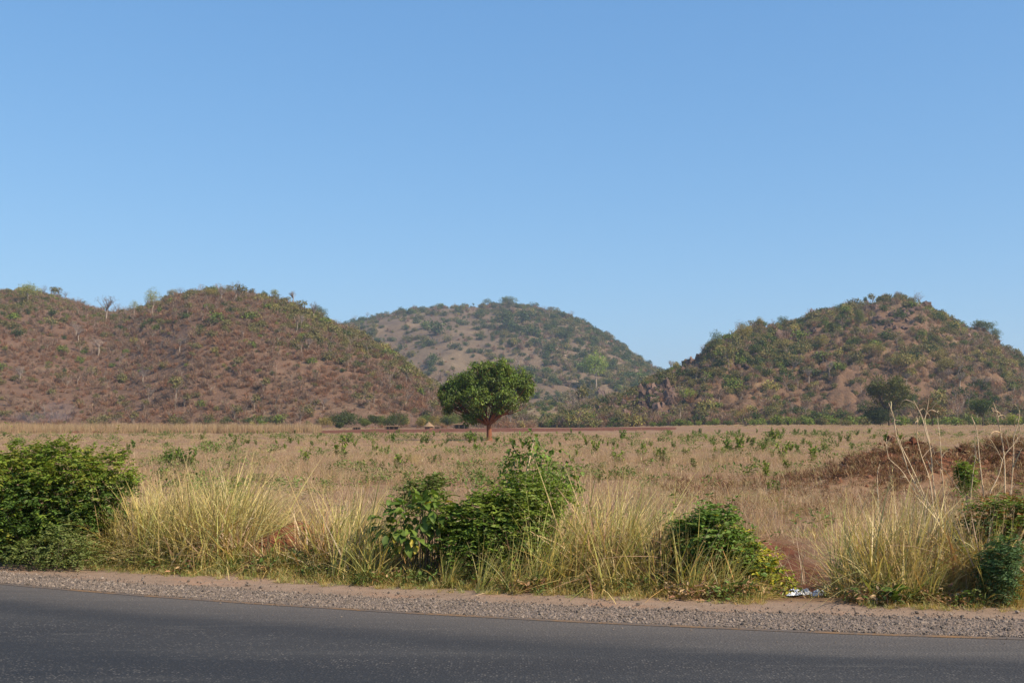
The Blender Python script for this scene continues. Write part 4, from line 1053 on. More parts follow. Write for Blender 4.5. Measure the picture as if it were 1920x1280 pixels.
# countable green bushes on the slopes
def shrub_individual(px, py, w_px, kinds, label, group, name='hill_bush', on='hill'):
    p = hit(px, py) if on == 'hill' else flat_hit(px, py, 100)
    s = w_px * p[1] / F * 0.5 / 0.85
    o = link(name, shrub_kinds[kinds[int(rng.integers(len(kinds)))]], None, p - np.array((0, 0, 0.05)), rng.uniform(0, 6.283), (s, s, s * rng.uniform(0.75, 1.0)))
    return tag(o, label, 'bush', group)
LB = [(96, 563, 20), (95, 593, 22), (80, 575, 14), (25, 601, 28), (224, 620, 20), (345, 600, 26), (372, 620, 18), (365, 632, 14), (405, 603, 34), (470, 602, 36), (395, 612, 30), (432, 587, 22), (500, 580, 20),
      (545, 595, 16), (575, 618, 18), (472, 654, 22), (488, 635, 12), (575, 655, 14), (330, 610, 16), (300, 612, 14), (160, 664, 12), (30, 632, 26), (60, 645, 18), (520, 640, 10), (555, 690, 14), (510, 708, 14), (540, 670, 12),
      (485, 700, 12), (600, 650, 18), (625, 655, 22), (640, 660, 16), (655, 672, 16), (700, 660, 18), (715, 668, 20), (740, 680, 18), (760, 700, 24), (720, 700, 16), (750, 733, 22), (690, 700, 14), (640, 700, 14), (670, 690, 20), (590, 700, 12),
      (230, 752, 12), (440, 690, 10), (350, 690, 12), (210, 690, 14), (120, 700, 12), (155, 665, 14), (75, 610, 12), (130, 575, 12)]
for x, y, w_ in LB:
    br = rng.uniform() < 0.5
    shrub_individual(x, y, w_, GB if br else GD, '%s %s bush %s the left hill, %s' % ('large' if w_ > 17 else 'small', 'bright green' if br else 'dark green', 'high on' if y < 620 else 'halfway up' if y < 680 else 'low on',
                     'left of its saddle' if x < 215 else 'under its main crest' if x < 480 else 'on its right shoulder' if x < 640 else 'at its right end'), 'green bushes on the left hill')
MBu = [(712, 642, 20), (735, 640, 16), (755, 655, 20), (745, 660, 14), (805, 650, 26), (850, 655, 24), (818, 628, 40), (810, 690, 20), (808, 700, 18), (765, 590, 18), (815, 592, 20), (780, 600, 12), (895, 598, 22), (945, 605, 34), (960, 620, 40), (905, 615, 16),
       (985, 605, 40), (1000, 630, 34), (1010, 650, 30), (970, 645, 20), (1060, 635, 26), (1116, 645, 24), (1030, 662, 30), (1090, 670, 22), (1150, 660, 16), (1140, 690, 18), (1140, 720, 20), (1172, 700, 16), (980, 670, 12), (1025, 700, 18), (1085, 712, 14), (917, 665, 12), (700, 625, 10)]
for x, y, w_ in MBu:
    shrub_individual(x, y, w_, GD, '%s dark bush %s the middle hill, %s' % ('large' if w_ > 20 else 'small', 'high on' if y < 610 else 'halfway up' if y < 655 else 'low on', 'on its open left side' if x < 870 else 'above the lone tree' if x < 1005 else 'on its wooded right side'), 'dark bushes on the middle hill')
RB = [(1160, 735, 18), (1215, 727, 14), (1345, 770, 22), (1250, 705, 16), (1372, 640, 24), (1345, 690, 16), (1355, 655, 22), (1415, 660, 26), (1440, 630, 24), (1490, 690, 24), (1500, 640, 36), (1530, 705, 26), (1560, 620, 30), (1565, 695, 28), (1600, 650, 22), (1655, 640, 36), (1690, 600, 26), (1710, 580, 30), (1740, 590, 24),
      (1740, 640, 14), (1460, 720, 22), (1420, 700, 20), (1470, 700, 20), (1400, 730, 16), (1510, 745, 16), (1600, 720, 14), (1385, 665, 16), (1320, 720, 22), (1300, 705, 18), (1640, 655, 30), (1585, 590, 24), (1660, 585, 22), (1770, 625, 18), (1835, 640, 14), (1860, 690, 12), (1890, 670, 14), (1620, 760, 18), (1580, 700, 16), (1660, 610, 24)]
for x, y, w_ in RB:
    dk = rng.uniform() < 0.65
    shrub_individual(x, y, w_, GD if dk else GB, '%s %s bush %s the right hill, %s' % ('large' if w_ > 20 else 'small', 'dark green' if dk else 'bright green', 'high on' if y < 625 else 'halfway up' if y < 690 else 'low on',
                     'on its left flank' if x < 1400 else 'left of its summit' if x < 1600 else 'below its summit' if x < 1760 else 'on its right flank'), 'green bushes on the right hill')
VB = [(1025, 752, 24), (1010, 760, 20), (1040, 758, 18), (1062, 766, 22), (1050, 742, 12), (1075, 780, 26), (1100, 785, 28), (1055, 782, 22), (1130, 782, 30), (1090, 775, 26), (1118, 778, 24), (1030, 778, 18), (800, 700, 20), (1145, 778, 26), (1120, 764, 20)]
for x, y, w_ in VB:
    shrub_individual(x, y + 4, w_, GD if rng.uniform() < 0.5 else GO, 'dark green bush in the wooded gap below the right hill cliffs', 'bushes in the gap between the hills')

# rocks of the right hill and pale slabs of the middle hill
rock_meshes = [stone_mesh(820 + k, 1.0, 1, 0.6, ROCK) for k in range(6)]
pale_meshes = [stone_mesh(830 + k, 0.8, 1, 0.35, PALE_ROCK) for k in range(3)]
RK = []
r = np.random.default_rng(9)
for (x0, x1, y0, y1, n, w0, w1, tall) in ((1120, 1265, 742, 782, 70, 7, 15, 1.5), (1190, 1265, 726, 760, 34, 7, 14, 1.7), (1280, 1312, 668, 700, 9, 8, 14, 1.6), (1225, 1290, 690, 720, 12, 6, 10, 1.0), (1330, 1380, 625, 680, 10, 6, 12, 1.2),
                                          (1455, 1545, 625, 645, 12, 8, 14, 1.2), (1615, 1740, 570, 612, 20, 8, 14, 1.1), (1385, 1420, 680, 700, 4, 8, 12, 1.0), (1640, 1700, 600, 625, 8, 7, 12, 1.0), (1800, 1870, 615, 650, 8, 6, 10, 0.9), (1300, 1420, 640, 700, 12, 5, 9, 1.0)):
    for _ in range(n): RK.append((r.uniform(x0, x1), r.uniform(y0, y1), r.uniform(w0, w1), tall))
for i, (x, y, w_, tall) in enumerate(RK):
    p = hit(x, y); s = w_ * p[1] / F * 0.78
    o = link('rock', rock_meshes[i % 6], None, p + np.array((0, 0, s * 0.15)), r.uniform(0, 6.283), (s, s * 0.9, s * tall * r.uniform(0.7, 1.1)))
    o.rotation_euler = (r.normal() * 0.2, r.normal() * 0.2, r.uniform(0, 6.283))
    if y > 722: tag(o, 'dark reddish rock in the low cliffs below the right hill, %s' % ('upper row' if y < 752 else 'lower row, left end' if x < 1180 else 'lower row, right end'), 'rock', 'rocks of the low cliffs')
    else: tag(o, 'reddish brown rock jutting from the right hill, %s' % ('on the ridge above the notch' if x < 1330 else 'at the left cliff edge' if x < 1430 else 'under the dip of its skyline' if x < 1600 else 'just below its summit' if x < 1760 else 'on its right shoulder'), 'rock', 'rocks on the upper right hill')
for i, (x, y, w_) in enumerate(((968, 628, 10), (975, 624, 8), (1043, 655, 12), (1050, 661, 12), (1057, 668, 10), (985, 668, 10), (1078, 640, 8), (1165, 664, 12), (1160, 660, 8), (1095, 650, 9), (1030, 648, 8), (1037, 652, 9), (1105, 632, 8))):
    p = hit(x, y); s = w_ * p[1] / F * 0.5
    tag(link('rock', pale_meshes[i % 3], None, p, r.uniform(0, 6.283), (s, s, s * 0.6)), 'pale pinkish rock slab showing on the right flank of the middle hill', 'rock', 'pale rocks on the middle hill')
for i, (x, y, w_) in enumerate(((528, 770, 8), (538, 772, 5), (601, 776, 7), (601, 782, 8), (472, 777, 5), (693, 773, 3))):
    p = hit(x, y); s = w_ * p[1] / F * 0.5
    tag(link('rock', pale_meshes[i % 3], None, p, r.uniform(0, 6.283), (s, s, s * 0.35)), 'small pale stone on the burnt ground at the foot of the left hill', 'rock', 'pale stones under the left hill')

# ------------------------------------------------------------------ village, field edge
THATCH = bark_mat('thatch', (0.20, 0.125, 0.07), (0.33, 0.215, 0.125), 5)
MUD = bark_mat('mud_wall', (0.22, 0.10, 0.055), (0.32, 0.16, 0.09), 1.5)
def conical_hut(px, base_py, w_px, top_py, label, seed):
    p = flat_hit(px, base_py); m = p[1] / F; R = w_px * m / 2; hh = (base_py - top_py) * m
    root = empty('thatched_hut', p); wall_h = hh * 0.42
    b = MB(); a = np.linspace(0, 6.283, 17)[:-1]
    b.tube([(0, 0, -0.2), (0, 0, wall_h)], R * 0.72, 16); b.build('wall', MUD, root)
    b = MB(); rr = np.random.default_rng(seed)
    for k in range(4):                                     # layered thatch rings
        z0, z1 = wall_h * 0.85 + (hh - wall_h * 0.85) * k / 4, wall_h * 0.85 + (hh - wall_h * 0.85) * (k + 1.12) / 4
        b.tube([(0, 0, z0), (0, 0, min(z1, hh))], [R * (1 - k / 4) + 0.03, max(R * (1 - (k + 1.12) / 4), 0.04)], 18)
    b.tube([(0, 0, hh - 0.1), (0, 0, hh + 0.3)], [0.12, 0.03], 6)
    b.build('roof', THATCH, root)
    b = MB(); b.box((-0.35, -R * 0.72 - 0.05, 0), (0.35, -R * 0.72 + 0.1, wall_h * 0.9)); b.build('door', BARK_DARK, root)
    tag(root, label, 'hut')
def shelter(px, base_py, w_px, h_px, label, seed, group=None):
    p = flat_hit(px, base_py); m = p[1] / F; w2 = w_px * m / 2; hh = h_px * m; d = w2 * 0.7
    root = empty('open_shelter', p)
    for sx_ in (-1, -0.33, 0.33, 1):
        for sy_ in (-1, 1):
            b = MB(); b.tube([(sx_ * w2 * 0.92, sy_ * d * 0.9, -0.2), (sx_ * w2 * 0.92, sy_ * d * 0.9, hh * 0.9)], 0.09, 5); b.build('post', BARK, root)
    b = MB(); rr = np.random.default_rng(seed)
    b.box((-w2, -d, hh * 0.86), (w2, d, hh * 1.02)); b.build('roof', THATCH, root)
    n = 60
    b = MB(); b.box((-w2 * 0.8, d * 0.5, 0), (w2 * 0.8, d * 0.7, hh * 0.86)); b.build('back_wall', BARK_DARK, root)
    tag(root, label, 'shelter', group)
conical_hut(804, 804.5, 21, 790.5, 'round mud hut with a pointed straw coloured thatched roof in the village', 31)
shelter(669, 806, 15, 6, 'low open shelter under the leftmost village trees', 32)
shelter(735, 805, 28, 6.5, 'long low dark shelter between the village trees', 33)
shelter(866, 803.5, 32, 9, 'long open shelter with posts left of the lone tree trunk', 34)
shelter(820, 804.5, 9, 5.5, 'small dark lean-to beside the thatched hut', 35)
for i, x in enumerate((882, 886, 891, 897, 903, 908, 912)):
    p = flat_hit(x, 803.2); b = MB(); hh = (5.5 + 2.5 * ((i * 37) % 5) / 4) * p[1] / F
    b.tube([(0, 0, -0.2), (0.05, 0, hh * 0.5), (0.02, 0, hh)], (0.13, 0.11, 0.08), 5)
    tag(b.build('fence_post', BARK, None, p), 'upright wooden village post just left of the lone tree trunk', 'post', 'village fence posts')
VDK, VBR = [(0.038, 0.055, 0.018), (0.05, 0.068, 0.022)], [(0.075, 0.105, 0.024), (0.09, 0.12, 0.028)]
VILL = [(613, 803, 786, 26, OLIVE), (650, 804, 779, 46, VDK), (637, 806, 797, 10, VDK), (686, 804, 788, 20, VBR), (703, 804.5, 782, 20, VDK), (727, 804, 783, 34, VBR), (748, 804, 778, 34, VDK), (757, 803, 786, 20, OLIVE),
        (790, 804, 788, 16, OLIVE), (801, 802, 782, 26, VBR), (820, 802, 784, 26, OLIVE), (838, 803, 785, 20, VDK), (851, 803, 780, 24, VBR)]
vt = ['pale olive tree at the left end of the village', 'broad dark green tree over the village shelters', 'small dark shrub like tree below the broad village tree', 'light green little tree right of the broad village tree',
      'dark upright tree with a pale trunk in the village', 'light green spreading tree above the long low shelter', 'tall dark green tree behind the long low shelter', 'olive tree right of the long low shelter', 'olive bushy tree just left of the thatched hut',
      'green tree behind the thatched hut', 'olive tree right of the thatched hut', 'dark little tree between the thatched hut and the long shelter', 'green upright tree left of the open shelter with posts']
for i, (x, b_, t_, w_, pal) in enumerate(VILL):
    px_tree('village_tree', x, b_, t_ - 4, w_ * 1.3, vt[i], 'umbrella' if w_ > 22 else 'round', 840 + i, on='flat', trunk_frac=0.3, pal=pal, bark=BARK, flat=0.5, dense=1.6)
# green bushes along the foot of the left hill
for i, (x, y, w_) in enumerate(((390, 796, 14), (402, 796, 14), (425, 796, 20), (455, 796, 16), (470, 797, 24), (487, 796, 26), (505, 796, 28), (522, 797, 28), (445, 790, 10))):
    shrub_individual(x, y, w_, GB if i % 2 else GD, 'bright green bush behind the band of tall dry grass', 'bushes behind the tall dry grass', on='hill')
# soil heaps before the tall grass
for x, w_, h_, lab in ((143, 32, 4, 'wider low dark soil heap before the tall dry grass'), (181, 22, 4, 'smaller low dark soil heap before the tall dry grass')):
    p = flat_hit(x, 812); m = p[1] / F; n = 15
    u_, v_ = np.meshgrid(np.linspace(-1, 1, n), np.linspace(-1, 1, n)); zz_ = np.clip(1 - u_ ** 2 - v_ ** 2, -0.1, 1) ** 1 * (0.7 + 0.6 * fbm(u_ * 3 + x, v_ * 3, 5, 3))
    o = grid_obj('soil_heap', u_ * w_ * m / 2, v_ * 1.6, np.maximum(zz_, -0.15) * h_ * m, PLOUGH); o.location = p
    tag(o, lab, 'soil heap')
# hedge and trees at the right far edge of the field
def px_hedge():
    xs = np.concatenate([np.arange(1400, 1640, 15), np.arange(1690, 1960, 14)])
    for i, x in enumerate(xs):
        y = 796.5 + 0.8 * math.sin(i * 1.7)
        shrub_individual(x + rng.uniform(-4, 4), y, rng.uniform(22, 32), GB if i % 3 else GO, 'low green shrub in the hedge along the far right field edge', 'hedge along the far field edge', 'hedge_shrub', 'flat')
px_hedge()
for i, (x, y, w_) in enumerate(((1240, 797, 18), (1224, 796, 16), (1262, 796, 16), (1367, 797, 19), (1342, 796, 20), (1330, 796, 16), (1290, 796, 20), (1275, 795, 24), (1310, 796, 14))):
    shrub_individual(x, y, w_, GD if i in (0, 3) else GB, 'round dark green bush at the field edge below the right hill' if i in (0, 3) else 'green bush at the field edge below the right hill',
                     'round dark bushes at the field edge' if i in (0, 3) else 'green bushes at the field edge', 'edge_bush', 'flat')
px_tree('feathery_tree', 1668, 798, 706, 76, 'tall loose feathery tree with two trunks at the far right field edge', 'loose', 870, on='flat', trunk_frac=0.3, pal=[(0.06, 0.072, 0.02), (0.078, 0.09, 0.025), (0.046, 0.058, 0.016)], bark=BARK_DARK, dense=1.3, lobes_n=17)
px_tree('dense_tree', 1650, 798, 757, 52, 'dense dark tree filling the foot of the feathery tree', 'round', 871, on='flat', trunk_frac=0.1, pal=[(0.022, 0.036, 0.011), (0.03, 0.046, 0.013)], bark=BARK_DARK, dense=2.2)
px_tree('reddish_tree', 1746, 799, 746, 48, 'round tree with rusty reddish leaves behind the dry stalks', 'round', 872, on='flat', trunk_frac=0.28, pal=[(0.07, 0.066, 0.02), (0.05, 0.062, 0.017), (0.15, 0.07, 0.028)], bark=BARK_DARK, dense=1.8)
px_tree('round_tree', 1841, 798, 745, 48, 'round dark green tree on a short trunk at the right field edge', 'round', 873, on='flat', trunk_frac=0.33, pal=[(0.03, 0.052, 0.011), (0.04, 0.068, 0.014), (0.056, 0.086, 0.018)], bark=BARK_DARK, dense=2.6)
px_tree('edge_tree', 1902, 800, 775, 34, 'low green tree at the right picture edge beyond the mound', 'round', 874, on='flat', trunk_frac=0.15, pal=BRIGHT, bark=BARK_DARK)
px_tree('thin_tree', 1394, 799, 759, 32, 'thin pale leaved tree above the dark stump at the field edge', 'loose', 875, on='flat', trunk_frac=0.4, pal=OLIVE, bark=BARK, dense=0.35, lobes_n=6)

# ------------------------------------------------------------------ small leafy saplings over the field
SAPG = [(0.15, 0.215, 0.03), (0.18, 0.25, 0.036), (0.115, 0.175, 0.028), (0.22, 0.28, 0.042)]
SAPD = [(0.085, 0.14, 0.026), (0.105, 0.165, 0.032), (0.13, 0.19, 0.038)]
def sapling_mesh(seed, pal, n_br, spread, fine=True):     # one metre tall, scaled on placing
    r = np.random.default_rng(seed); b = MB()
    pal = np.asarray(pal)
    for i in range(n_br):
        a = r.uniform(0, 6.283); tip = np.array((spread * r.uniform(0.2, 1) * math.cos(a), spread * r.uniform(0.2, 1) * math.sin(a), r.uniform(0.55, 1.0)))
        st = limb((0, 0, -0.05), tip, 0.05, 6, r)
        b.tube(st, np.linspace(0.014, 0.005, 6), 4, col=(0.16, 0.12, 0.06))
        n = 24
        t = r.uniform(0.25, 1.0, n); P = np.stack([np.interp(t * 5, np.arange(6), st[:, k]) for k in range(3)], 1)
        D = unit(n, r) + np.array((0, 0, 0.25)); NN = unit(n, r) * 0.6 + np.array((0, 0, 1.0))
        b.leaves(P, D, NN, r.uniform(0.12, 0.24, n), r.uniform(0.06, 0.11, n), jitter(pal[r.integers(0, len(pal), n)], n, 0.16, r), fine=fine)
    return b.mesh('sapling', [LEAFV])
sap_meshes = [sapling_mesh(900 + k, SAPG if k % 3 else SAPD, [5, 7, 4, 8, 6, 3][k % 6], [0.35, 0.55, 0.28, 0.7, 0.45, 0.25][k % 6]) for k in range(9)]
SAPS = [(318, 884, 34), (327, 878, 30), (308, 896, 24), (356, 880, 34), (364, 884, 26), (300, 900, 20), (737, 829, 15), (676, 882, 18), (637, 858, 34), (642, 868, 22), (752, 882, 26), (740, 880, 20), (707, 884, 20), (575, 872, 24), (406, 852, 15), (250, 842, 16), (465, 832, 10), (455, 834, 12), (480, 834, 10), (545, 831, 10), (560, 833, 9),
        (655, 830, 12), (660, 828, 9), (612, 836, 8), (585, 836, 9), (520, 832, 8), (700, 836, 9), (790, 832, 14), (800, 832, 12), (812, 832, 9), (835, 832, 9), (880, 831, 17), (892, 831, 15), (903, 829, 10), (930, 829, 11), (945, 828, 9), (985, 830, 9),
        (760, 850, 9), (725, 852, 14), (690, 858, 10), (815, 842, 8), (870, 844, 8), (1050, 838, 9), (1062, 826, 8), (1095, 824, 10), (1120, 822, 8), (1100, 835, 12), (1130, 832, 9), (1165, 824, 16), (1118, 848, 20), (1140, 836, 10), (1150, 837, 9), (1162, 872, 28),
        (1203, 861, 24), (1243, 868, 26), (1230, 862, 16), (1290, 828, 15), (1265, 840, 11), (1253, 815, 8), (1300, 815, 10), (1312, 814, 10), (1325, 822, 9), (1293, 855, 10), (1303, 881, 20), (1335, 832, 11), (1355, 855, 16), (1375, 848, 26), (1388, 842, 22), (1362, 845, 14), (1410, 838, 16),
        (1400, 830, 12), (1430, 848, 10), (1435, 835, 14), (1450, 828, 20), (1462, 824, 14), (1440, 820, 10), (1468, 862, 26), (1527, 864, 30), (1495, 848, 14), (1480, 846, 16), (1438, 897, 28), (1452, 900, 14), (1475, 880, 16), (1445, 925, 24), (1455, 922, 18), (1470, 812, 9), (1490, 812, 10), (1510, 816, 10),
        (1530, 813, 9), (1550, 818, 11), (1575, 822, 10), (1590, 828, 12), (1570, 838, 10), (1605, 816, 9), (1630, 812, 9), (1640, 822, 10), (1660, 828, 14), (1685, 826, 10), (1520, 840, 12), (1505, 832, 10), (1545, 845, 12), (1250, 880, 9), (1130, 882, 14), (1122, 905, 16), (1080, 855, 14), (1072, 870, 12),
        (300, 872, 14), (280, 860, 10), (430, 845, 9), (440, 832, 9), (380, 845, 10), (505, 850, 8), (535, 843, 10), (600, 848, 10), (430, 890, 22), (520, 900, 12), (770, 866, 11), (860, 858, 9), (1220, 838, 9), (1185, 836, 9), (1345, 814, 8), (1385, 814, 9), (1420, 812, 9)]
for i in range(95):
    py_ = 812 + 62 * rng.uniform() ** 2.0; SAPS.append((rng.uniform(0, 1600), py_, rng.uniform(6, 10) * (0.7 + (py_ - 805) / 60)))
for i, (x, y, h_) in enumerate(SAPS):
    p = flat_hit(x, y); s = max(1.2 * h_ * p[1] / F, 0.3)
    o = link('sapling', sap_meshes[i % 9], None, p, rng.uniform(0, 6.283), (s * 1.15, s * 1.15, s))
    tone = 'bright green' if (i % 9) % 3 else 'dark green'
    size = 'knee high' if s < 0.55 else ('waist high' if s < 1.1 else 'tall bushy')
    side = 'far left of the lone tree' if x < 450 else 'left of the lone tree' if x < 900 else 'right of the lone tree' if x < 1300 else 'far right of the lone tree'
    depth = 'far back in the field' if y < 826 else 'halfway across the field' if y < 850 else 'in the near field'
    tag(o, '%s %s sapling %s, %s' % (size, tone, depth, side), 'sapling', 'saplings over the field')

# ------------------------------------------------------------------ foreground plants
def pinnate(b, P, D, r, pal, n_pairs=6, length=0.22, L=0.055, B=0.026, fine=True, amt=0.14, droop=0.35):
    """sprays of paired leaflets"""
    pal = np.asarray(pal)
    for p, d in zip(P, D):
        d = d / (np.linalg.norm(d) + 1e-9); ln = length * r.uniform(0.7, 1.3)
        t = np.linspace(0.15, 1, n_pairs)
        C = p + d[None] * (t * ln)[:, None]; C[:, 2] -= droop * ln * t ** 2
        s = np.cross(d, (0, 0, 1.0)); s /= np.linalg.norm(s) + 1e-6
        c0 = pal[r.integers(len(pal))] * (1 + amt * r.normal())
        for sg in (-1, 1):
            DD = np.tile(s * sg + d * 0.45, (n_pairs, 1)) + r.normal(size=(n_pairs, 3)) * 0.22; DD[:, 2] -= 0.15
            NN = np.tile((0, 0, 1.0), (n_pairs, 1)) + unit(n_pairs, r) * 0.5 + d * 0.2
            b.leaves(C, DD, NN, L * r.uniform(0.75, 1.25, n_pairs), B * r.uniform(0.8, 1.2, n_pairs), jitter(c0, n_pairs, 0.1, r), fine=fine)
def bush(name, base, lobes, n_sp, pal, seed, label, cat='bush', stems=14, length=0.22, L=0.055, B=0.026, n_pairs=6, shell=0.7, mat=None, top_pal=None, stem_r=0.012, stem_mat=None, fine=True, colour_fn=None):
    r = np.random.default_rng(seed); root = empty(name, base)
    b = MB()
    P, d, idx = lobes_points(lobes, n_sp, r, shell)
    P[:, 2] = np.maximum(P[:, 2], 0.03)
    for k in r.choice(len(P), min(stems, len(P)), replace=False):
        q = P[k]; b.tube(limb((q[0] * 0.15 + r.normal() * 0.05, q[1] * 0.15, -0.08), q, 0.06, 6, r), np.linspace(stem_r, stem_r * 0.3, 6), 5)
    b.build('stem', stem_mat or BARK, root, smooth=True)
    f = MB(); D = d * 0.8 + unit(n_sp, r) * 0.55; D[:, 2] += 0.15
    if colour_fn is None:
        if top_pal is not None:
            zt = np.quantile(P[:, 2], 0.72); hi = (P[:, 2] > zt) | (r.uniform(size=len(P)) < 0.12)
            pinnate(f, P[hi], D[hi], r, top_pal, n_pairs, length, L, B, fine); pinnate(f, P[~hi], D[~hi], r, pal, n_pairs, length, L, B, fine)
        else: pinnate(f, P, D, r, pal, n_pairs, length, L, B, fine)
    else:
        g_ = colour_fn(P, r)
        for k, pl in enumerate(pal):
            if (g_ == k).any(): pinnate(f, P[g_ == k], D[g_ == k], r, pl, n_pairs, length, L, B, fine)
    ns = max(6, n_sp // 45); ks = r.choice(np.where(P[:, 2] > np.quantile(P[:, 2], 0.35))[0], ns)
    for k in ks:                                           # stray shoots past the outline
        sd_ = d[k] * 0.7 + np.array((0, 0, 0.55)) + unit(1, r)[0] * 0.45; sd_ /= np.linalg.norm(sd_); ln = length * r.uniform(0.9, 2.2)
        q = P[k][None] + sd_[None] * np.linspace(0, ln, 4)[:, None]
        pinnate(f, q, np.repeat(sd_[None], 4, 0) + unit(4, r) * 0.6, r, (top_pal if top_pal is not None else pal if colour_fn is None else pal[0]), max(3, n_pairs - 2), length * 0.8, L, B, fine)
    f.build('foliage', mat or LEAF, root)
    return tag(root, label, cat)
def lob(base, Y, px, py, rx_px, rz_px, ry_m):
    p = at(px, py, Y) - base; return (p, np.array((rx_px * Y / F, ry_m, rz_px * Y / F)))

# dense bush at the left edge
bY = 17.3; bb = gpoint(pxx(95, bY), bY)
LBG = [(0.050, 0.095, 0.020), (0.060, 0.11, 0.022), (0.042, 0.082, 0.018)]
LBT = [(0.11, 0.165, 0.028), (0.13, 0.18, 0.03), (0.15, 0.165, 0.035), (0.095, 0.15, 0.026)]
lobes = [lob(bb, bY, 95, 930, 110, 70, 1.0), lob(bb, bY, 30, 900, 60, 50, 0.8), lob(bb, bY, 110, 870, 55, 34, 0.6), lob(bb, bY, 180, 895, 55, 42, 0.7), lob(bb, bY, 200, 940, 35, 50, 0.6), lob(bb, bY, -40, 930, 70, 80, 0.9),
         lob(bb, bY, 60, 980, 100, 50, 0.9), lob(bb, bY, 215, 880, 30, 24, 0.5), lob(bb, bY, 45, 862, 30, 24, 0.45), lob(bb, bY, 150, 985, 60, 40, 0.8), lob(bb, bY, 120, 845, 20, 16, 0.35)]
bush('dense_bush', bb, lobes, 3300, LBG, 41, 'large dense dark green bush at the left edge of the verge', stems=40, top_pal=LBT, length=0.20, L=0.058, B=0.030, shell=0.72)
# grey green weeds at its foot
bY = 16.2; bb = gpoint(pxx(110, bY), bY)
lobes = [lob(bb, bY, 110, 1025, 55, 25, 0.35), lob(bb, bY, 60, 1035, 45, 18, 0.3), lob(bb, bY, 150, 1040, 40, 16, 0.3), lob(bb, bY, 125, 1000, 28, 22, 0.25)]
bush('weed_patch', bb, lobes, 480, [(0.11, 0.145, 0.055), (0.13, 0.165, 0.065), (0.085, 0.12, 0.045)], 42, 'low grey green weeds at the foot of the dense left bush', 'weed', 14, 0.14, 0.035, 0.02, 5, stem_r=0.006)
# big leaved shrub: every leaf is its own piece
def big_leaf_mesh(k, pal, L, B):
    r = np.random.default_rng(950 + k); b = MB(); n = 7
    t = np.linspace(0, 1, n); hw = B * 0.5 * np.sin(np.pi * np.clip(t, 0.02, 0.99) ** 0.8) ** 0.8
    mid = np.stack([t * L, 0 * t, 0.10 * L * np.sin(np.pi * t) - 0.12 * L * t ** 2], 1)
    lf = mid + np.stack([0 * t, hw, hw * 0.28 + 0.01 * np.sin(7 * t + k)], 1); rt = mid + np.stack([0 * t, -hw, hw * 0.28 + 0.01 * np.cos(6 * t + k)], 1)
    v = np.concatenate([mid, lf, rt]); q = []
    for i in range(n - 1): q += [(i, i + 1, n + i + 1, n + i), (i + 1, i, 2 * n + i, 2 * n + i + 1)]
    c0 = np.asarray(pal); col = np.concatenate([np.tile(c0 * 1.25, (n, 1)), np.tile(c0, (n, 1)), np.tile(c0 * 0.95, (n, 1))])
    b.add(v, q, col=col); return b.mesh('leaf', [LEAF], smooth=True)
def leaf_object(parent, me, p, d, r, s):
    o = link('leaf', me, parent, p)
    yaw = math.atan2(d[1], d[0]); pitch = math.atan2(-d[2], math.hypot(d[0], d[1]))
    o.rotation_euler = (r.normal() * 0.35, pitch, yaw); o.scale = (s, s, s)
    return o
BL = [(0.06, 0.105, 0.024), (0.048, 0.085, 0.02), (0.075, 0.125, 0.03), (0.09, 0.14, 0.032)]
big_leaves = [big_leaf_mesh(k, c, 0.20, 0.115) for k, c in enumerate(BL)]
yel_leaves = [big_leaf_mesh(k + 5, c, 0.14, 0.075) for k, c in enumerate([(0.30, 0.24, 0.035), (0.23, 0.21, 0.04)])]
r = np.random.default_rng(43)
bY = 15.1; bb = gpoint(pxx(790, bY), bY); root = empty('broad_leaf_shrub', bb)
lobes = [lob(bb, bY, 735, 985, 30, 40, 0.35), lob(bb, bY, 775, 965, 40, 34, 0.4), lob(bb, bY, 815, 960, 34, 32, 0.4), lob(bb, bY, 770, 1005, 50, 26, 0.4), lob(bb, bY, 840, 985, 24, 30, 0.35)]
P, d, idx = lobes_points(lobes, 270, r, 0.75)
b = MB()
for k in range(0, 270, 10): b.tube(limb((P[k][0] * 0.3, 0, -0.1), P[k], 0.05, 6, r), np.linspace(0.012, 0.004, 6), 5)
b.build('stem', BARK, root, smooth=True)
for k in range(270):
    dd = d[k] * 0.9 + unit(1, r)[0] * 0.5; dd[2] -= 0.45
    yl_ = (k % 17 == 0) or (P[k][2] < np.quantile(P[:, 2], 0.25) and k % 5 == 0)
    leaf_object(root, yel_leaves[k % 2] if yl_ else big_leaves[k % 4], P[k], dd, r, r.uniform(0.5, 1.0))
tag(root, 'broad leaved shrub with a few yellow leaves left of the dense middle bush', 'shrub')
# dense rounded bush in the middle
bY = 15.1; bb = gpoint(pxx(930, bY), bY)
lobes = [lob(bb, bY, 930, 985, 64, 44, 0.6), lob(bb, bY, 870, 1005, 44, 40, 0.5), lob(bb, bY, 980, 985, 46, 46, 0.6), lob(bb, bY, 930, 1035, 92, 36, 0.6), lob(bb, bY, 900, 955, 28, 24, 0.4), lob(bb, bY, 960, 945, 42, 26, 0.45),
         lob(bb, bY, 1008, 1005, 28, 44, 0.45), lob(bb, bY, 990, 925, 30, 22, 0.4), lob(bb, bY, 860, 975, 22, 20, 0.35), lob(bb, bY, 1035, 930, 26, 18, 0.4)]
bush('leafy_bush', bb, lobes, 2500, [(0.075, 0.13, 0.024), (0.095, 0.155, 0.03), (0.06, 0.11, 0.022), (0.115, 0.17, 0.036)], 44, 'dense rounded green bush in the middle of the verge', stems=34, length=0.18, L=0.06, B=0.034, n_pairs=4, top_pal=[(0.10, 0.15, 0.028), (0.125, 0.175, 0.034), (0.085, 0.13, 0.026)])
